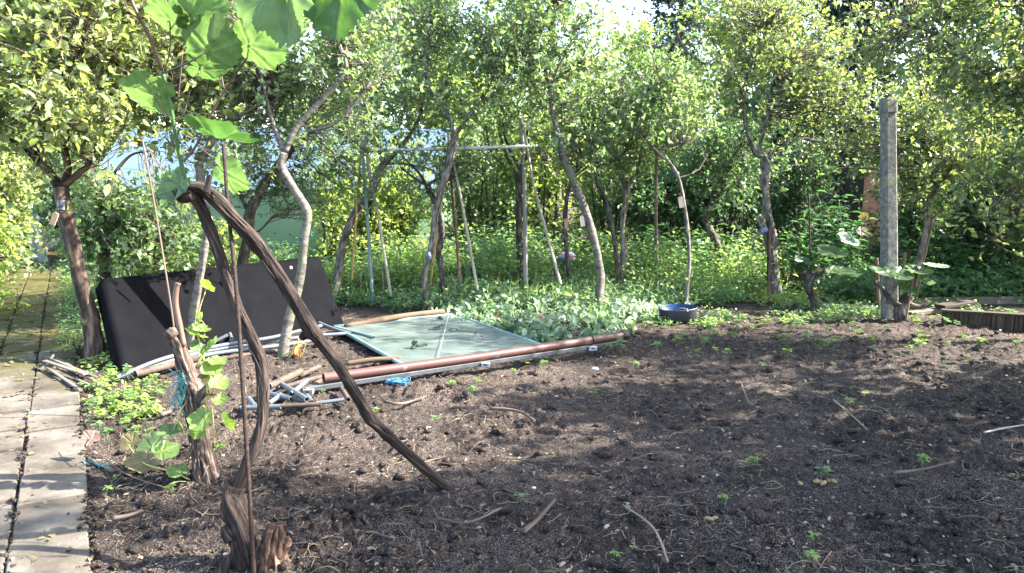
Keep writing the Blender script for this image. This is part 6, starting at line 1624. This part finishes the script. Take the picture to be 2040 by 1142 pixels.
def clods():
    r = np.random.default_rng(21); n = 9000
    p = in_view_soil(r, n, 2.2, 7.5, 1.6); z = detail_h(p[:, 0], p[:, 1])
    V, T = ICO1; s = .002 + .03 * r.random(n) ** 9
    W = V[None] * (1 + .3 * r.normal(size=(n, len(V), 1))) * s[:, None, None] * np.array([1.2, 1.1, .8]) + np.stack([p[:, 0], p[:, 1], z + s * .3], -1)[:, None]
    Tt = (T[None] + (np.arange(n) * len(V))[:, None, None]).reshape(-1, 3)
    tag(MB().add(W.reshape(-1, 3), tris=Tt).build('soil_crumbs', M['soil'], smooth=True), kind='stuff')
clods()
def edge_crumbs():
    r = np.random.default_rng(31); n = 3600
    sN = r.uniform(-.6, 9, n); tN = np.where(r.random(n) < .62, np.abs(r.normal(size=n)) * -.035 + .03, -SLW * r.integers(1, 4, n) + r.normal(size=n) * .012)
    x = PE[0] + PD[0] * sN + PN[0] * tN; y = PE[1] + PD[1] * sN + PN[1] * tN
    V, T = ICO1; sz = .003 + .011 * r.random(n) ** 4
    W = V[None] * (1 + .3 * r.normal(size=(n, len(V), 1))) * sz[:, None, None] * np.array([1.2, 1.2, .7]) + np.stack([x, y, np.where(tN < 0, .014, .012) + 0 * x], -1)[:, None]
    tag(MB().add(W.reshape(-1, 3), tris=(T[None] + (np.arange(n) * len(V))[:, None, None]).reshape(-1, 3)).build('path_dirt', M['soil']), kind='stuff')
    mb = MB(); n = 1500; sN = r.uniform(-.6, 9, n); tN = -1.2 * r.random(n)
    P_ = np.stack([PE[0] + PD[0] * sN + PN[0] * tN, PE[1] + PD[1] * sN + PN[1] * tN, np.full(n, .022)], -1)
    leaves(mb, P_, np.concatenate([r.normal(size=(n, 2)), r.normal(size=(n, 1)) * .1], 1), np.array([0, 0, 1.]) + rdir(n, r) * .4, .006 + .03 * r.random(n) ** 4, .5, OVAL)
    tag(mb.build('path_litter', M['dryleaf']), kind='stuff')
edge_crumbs()
def litter():
    r = np.random.default_rng(22)
    mb = MB(); n = 9000                                         # straw and root bits
    p = in_view_soil(r, n, 2.2, 8.8, 1.3); 
    keep = (fbm(p[:, 0] * 1.1, p[:, 1] * 1.1, 55, 2) + r.normal(size=n) * .25) > -.1; p = p[keep]; n = len(p)
    z = detail_h(p[:, 0], p[:, 1]) + .006; a = r.uniform(0, 6.28, n); L = .015 + .13 * r.random(n) ** 2.6
    A = np.stack([p[:, 0], p[:, 1], z], -1); B = A + np.stack([np.cos(a) * L, np.sin(a) * L, r.normal(size=n) * .008 + .004], -1)
    twigs(mb, A, B, r.uniform(.0008, .0022, n), r.uniform(.0005, .0014, n), bend=.25, K=5, n=4, r=r)
    tag(mb.build('straw_litter', M['straw']), kind='stuff')
    mb = MB(); n = 8500                                         # chips and leaf bits
    p = in_view_soil(r, n, 2.2, 8.5, 1.4); z = detail_h(p[:, 0], p[:, 1]) + .006
    leaves(mb, np.stack([p[:, 0], p[:, 1], z], -1), np.concatenate([r.normal(size=(n, 2)), r.normal(size=(n, 1)) * .2], 1), np.array([0, 0, 1.]) + rdir(n, r) * .5, .005 + .034 * r.random(n) ** 3.2, .5 , OVAL)
    tag(mb.build('leaf_litter', M['chip']), kind='stuff')
litter()

def stick_proto(seed, L, r0, fork=False):
    r = np.random.default_rng(seed); n = 5; t = np.linspace(-.5, .5, n)
    pts = np.stack([t * L, r.normal(size=n) * L * .05, .006 + np.abs(r.normal(size=n)) * .006], -1)
    mb = MB(); tube(mb, pts, np.linspace(r0, r0 * .55, n), 8, 4, bark=.2, knots=.2, seed=seed)
    if fork: tube(mb, [pts[2], pts[2] + np.array([L * .15, L * .1, .01]), pts[2] + np.array([L * .28, L * .22, .012])], [r0 * .7, r0 * .6, r0 * .4], 7, 4, bark=.2, seed=seed + 1)
    return mb.build('stick', M['stick'])
STG = 'dry sticks scattered on the bed'
protos = [stick_proto(1, .22, .006), stick_proto(2, .14, .005, True), stick_proto(3, .3, .005), stick_proto(4, .09, .008), stick_proto(5, .18, .0035), stick_proto(6, .11, .004)]
used = [False] * 6
r_ = np.random.default_rng(9)
SP0 = in_view_soil(r_, 70, 2.4, 8.0, 1.2)
for k, (x, y) in enumerate(SP0):
    v = k % 6; z = float(detail_h(np.array([x]), np.array([y]))[0]) + .004
    loc = (x, y, z); rot = (r_.normal() * .05, r_.normal() * .08, r_.uniform(0, 6.28)); s = r_.uniform(.5, 1.15)
    if not used[v]: o = protos[v]; o.location = loc; o.rotation_euler = rot; used[v] = True
    else: o = copy_thing(protos[v], loc, rot, s)
    tag(o, 'thin dry brown stick lying loose on the dark soil', 'stick', STG)
def placed_stick(pl, r0, lab, mat='stick', name='stick', h=.012, cat='stick'):
    pts = [onground(a_, b_, h + .02) for a_, b_ in pl]; mb = MB(); tube(mb, pts, np.linspace(r0, r0 * .6, len(pts)), 9, 5, bark=.2, knots=.2, seed=int(pl[0][0])); tag(mb.build(name, M[mat], origin=pts[0]), lab, cat)
placed_stick([(1042, 1066), (1070, 1045), (1106, 1006)], .011, 'forked brown stick lying in the middle of the near bed')
placed_stick([(975, 820), (1010, 822), (1040, 828), (1065, 845)], .012, 'thick brown root lying on the soil below the downpipe', name='root', cat='root')
placed_stick([(765, 808), (800, 812), (850, 795)], .010, 'bowed brown root right of the cut pipe pile', name='root', cat='root')
placed_stick([(1660, 800), (1700, 835), (1728, 862)], .006, 'long thin bleached twig on the shaded right of the bed', mat='straw')
placed_stick([(1476, 770), (1490, 805), (1502, 812)], .005, 'pale thin twig sticking across the middle of the bed', mat='straw')
placed_stick([(1780, 950), (1840, 944), (1900, 930)], .008, 'long brown stick in the right sunlit patch')
placed_stick([(1960, 870), (2000, 862), (2050, 855)], .006, 'pale sunlit stick at the right edge of the bed', mat='cane')
placed_stick([(320, 835), (345, 828)], .016, 'flat grey chunk of wood left of the pale vine stump', mat='wood')
placed_stick([(225, 1035), (255, 1030), (285, 1020)], .010, 'stubby brown stick lying close to the path edge')
placed_stick([(870, 1040), (930, 1050), (1000, 1022)], .006, 'thin dark curved twig in front of the vine arm end')
placed_stick([(1330, 1130), (1300, 1060), (1240, 1015)], .005, 'thin long twig on the near bed left of the white shell', mat='straw')
# yellow tubers / shells lying about
for k, (px, py, s, lab) in enumerate([(1628, 965, .02, 'yellow tuber leftmost of the little row in the shade'), (1640, 968, .022, 'plump yellow tuber in the middle of the little row'), (1650, 962, .018, 'yellow tuber standing behind the row'), (1660, 964, .02, 'yellow tuber rightmost of the little row'), (1412, 1042, .02, 'brown husk leftmost on the near bed'), (1424, 1040, .014, 'small husk beside the brown husk'), (1502, 1096, .024, 'orange brown husk near the bottom of the bed'), (1594, 968, .016, 'single yellow tuber left of the row')]):
    p = onground(px, py, .008); s *= .8; o = blob('tuber', p, (s * 1.4, s * .7, s * .65), M['pod'], lab, 'tuber', seed=k, rough=.25); o.rotation_euler = (0, 0, k * .7)
p = onground(1628, 1118, .014); o = blob('shell', p, (.035, .018, .011), M['whiteplastic'], 'flat white shell fragment at the bottom of the bed', 'shell', seed=3); o.rotation_euler = (0, .2, -.3)
p = onground(1185, 738, .014); o = blob('shell', p, (.03, .02, .016), M['whiteplastic'], 'small white shard on the soil below the downpipe end', 'shell', seed=5)
for k in range(20):
    x, y = in_view_soil(r_, 1, 2.4, 6, 1.2)[0]; z = float(detail_h(np.array([x]), np.array([y]))[0]); 
    o = blob('pebble', (x, y, z + .004), (.007, .006, .004) if k % 2 else (.011, .008, .006), M['stone'] if k % 3 else M['tagpale'], seed=k)
    tag(o, 'small pale pinkish pebble lying on the dark soil' if k % 3 == 0 else 'small grey pebble lying on the dark soil', 'pebble', 'pale pebbles on the bed' if k % 3 == 0 else 'grey pebbles on the bed')
# orange leaf and yellow stalks near the pipes
mb = MB(); b = onground(592, 722); r2 = np.random.default_rng(2)
for k in range(10):
    q2 = b + np.array([r2.uniform(-.05, .22), r2.uniform(-.05, .1), r2.uniform(.05, .2)]); tube(mb, [b + r2.normal(size=3) * [.04, .03, 0], (b + q2) / 2 + [0, 0, .05], q2], [.003, .003, .0015], 6, 5)
o = tag(mb.build('dry_stalks', M['stem_yel'], origin=b), 'sunlit yellow dry stalks lying at the foot of the kinked apple tree', 'stalks')
mb = MB(); leaves(mb, np.array([b + [.01, -.03, .02], b + [.03, -.03, .02]]), np.array([[.1, .05, 1.], [-.1, .1, .9]]), np.array([[.5, -1, .2], [.2, -1, 0]]), [.10, .08], .6, OVAL); tag(mb.build('fallen_leaf', M['orange'], origin=b), 'bright orange dead leaf standing by the yellow dry stalks', 'leaf')
for k, (px, py, s_) in enumerate([(832, 688, .10), (872, 654, .08), (880, 634, .07), (905, 655, .07), (948, 668, .05)]):
    c = G(px, py, .095); mb = MB(); rr = np.random.default_rng(k); n = 4; dd = rr.normal(size=(n, 3)) * [1, 1, .25]
    leaves(mb, np.repeat(c[None], n, 0) + rr.normal(size=(n, 3)) * [.02, .02, .002], dd, np.array([0, 0, 1.]) + rdir(n, rr) * .4, np.full(n, s_), .6, OVAL)
    tag(mb.build('fallen_leaf', M['dark'], origin=c), ['dark curled leaf in the middle of the green panel', 'small dark leaf near the far edge of the green panel', 'dark leaf at the far corner of the green panel', 'dark leaf close to the weed heap on the green panel', 'tiny dark leaf at the heap edge on the green panel'][k], 'leaf')
# fallen leaves on the path
FL = 'fallen leaves on the path'
mbp = MB(); leaves(mbp, np.zeros((1, 3)), np.array([[1., 0, .05]]), np.array([[0, 0, 1.]]), .05, .6, OVAL); pl0 = mbp.build('fallen_leaf', M['dryleaf'])
mbp = MB(); leaves(mbp, np.zeros((1, 3)), np.array([[1., 0, -.05]]), np.array([[.2, .3, -1.]]), .06, .45, OVAL); pl1 = mbp.build('fallen_leaf', M['dryleaf'])
us = [False, False]
for k in range(270):
    s = 1.9 + 5.5 * r_.random() ** .9 if k < 230 else r_.uniform(0, 2.5); t = -r_.random() * 1.1
    if k < 100 and r_.random() < .6: t = -r_.random() * .7
    q2 = PE + PD * s + PN * t; loc = (q2[0], q2[1], .024); rot = (r_.normal() * .2, r_.normal() * .15, r_.uniform(0, 6.28)); sc_ = r_.uniform(.4, 1.35)
    v = k % 2; pr_ = (pl0, pl1)[v]
    if not us[v]: us[v] = True; o = pr_; o.location = loc; o.rotation_euler = rot
    else: o = copy_thing(pr_, loc, rot, sc_)
    tag(o, 'small dry brown leaf fallen on the paved path', 'leaf', FL)
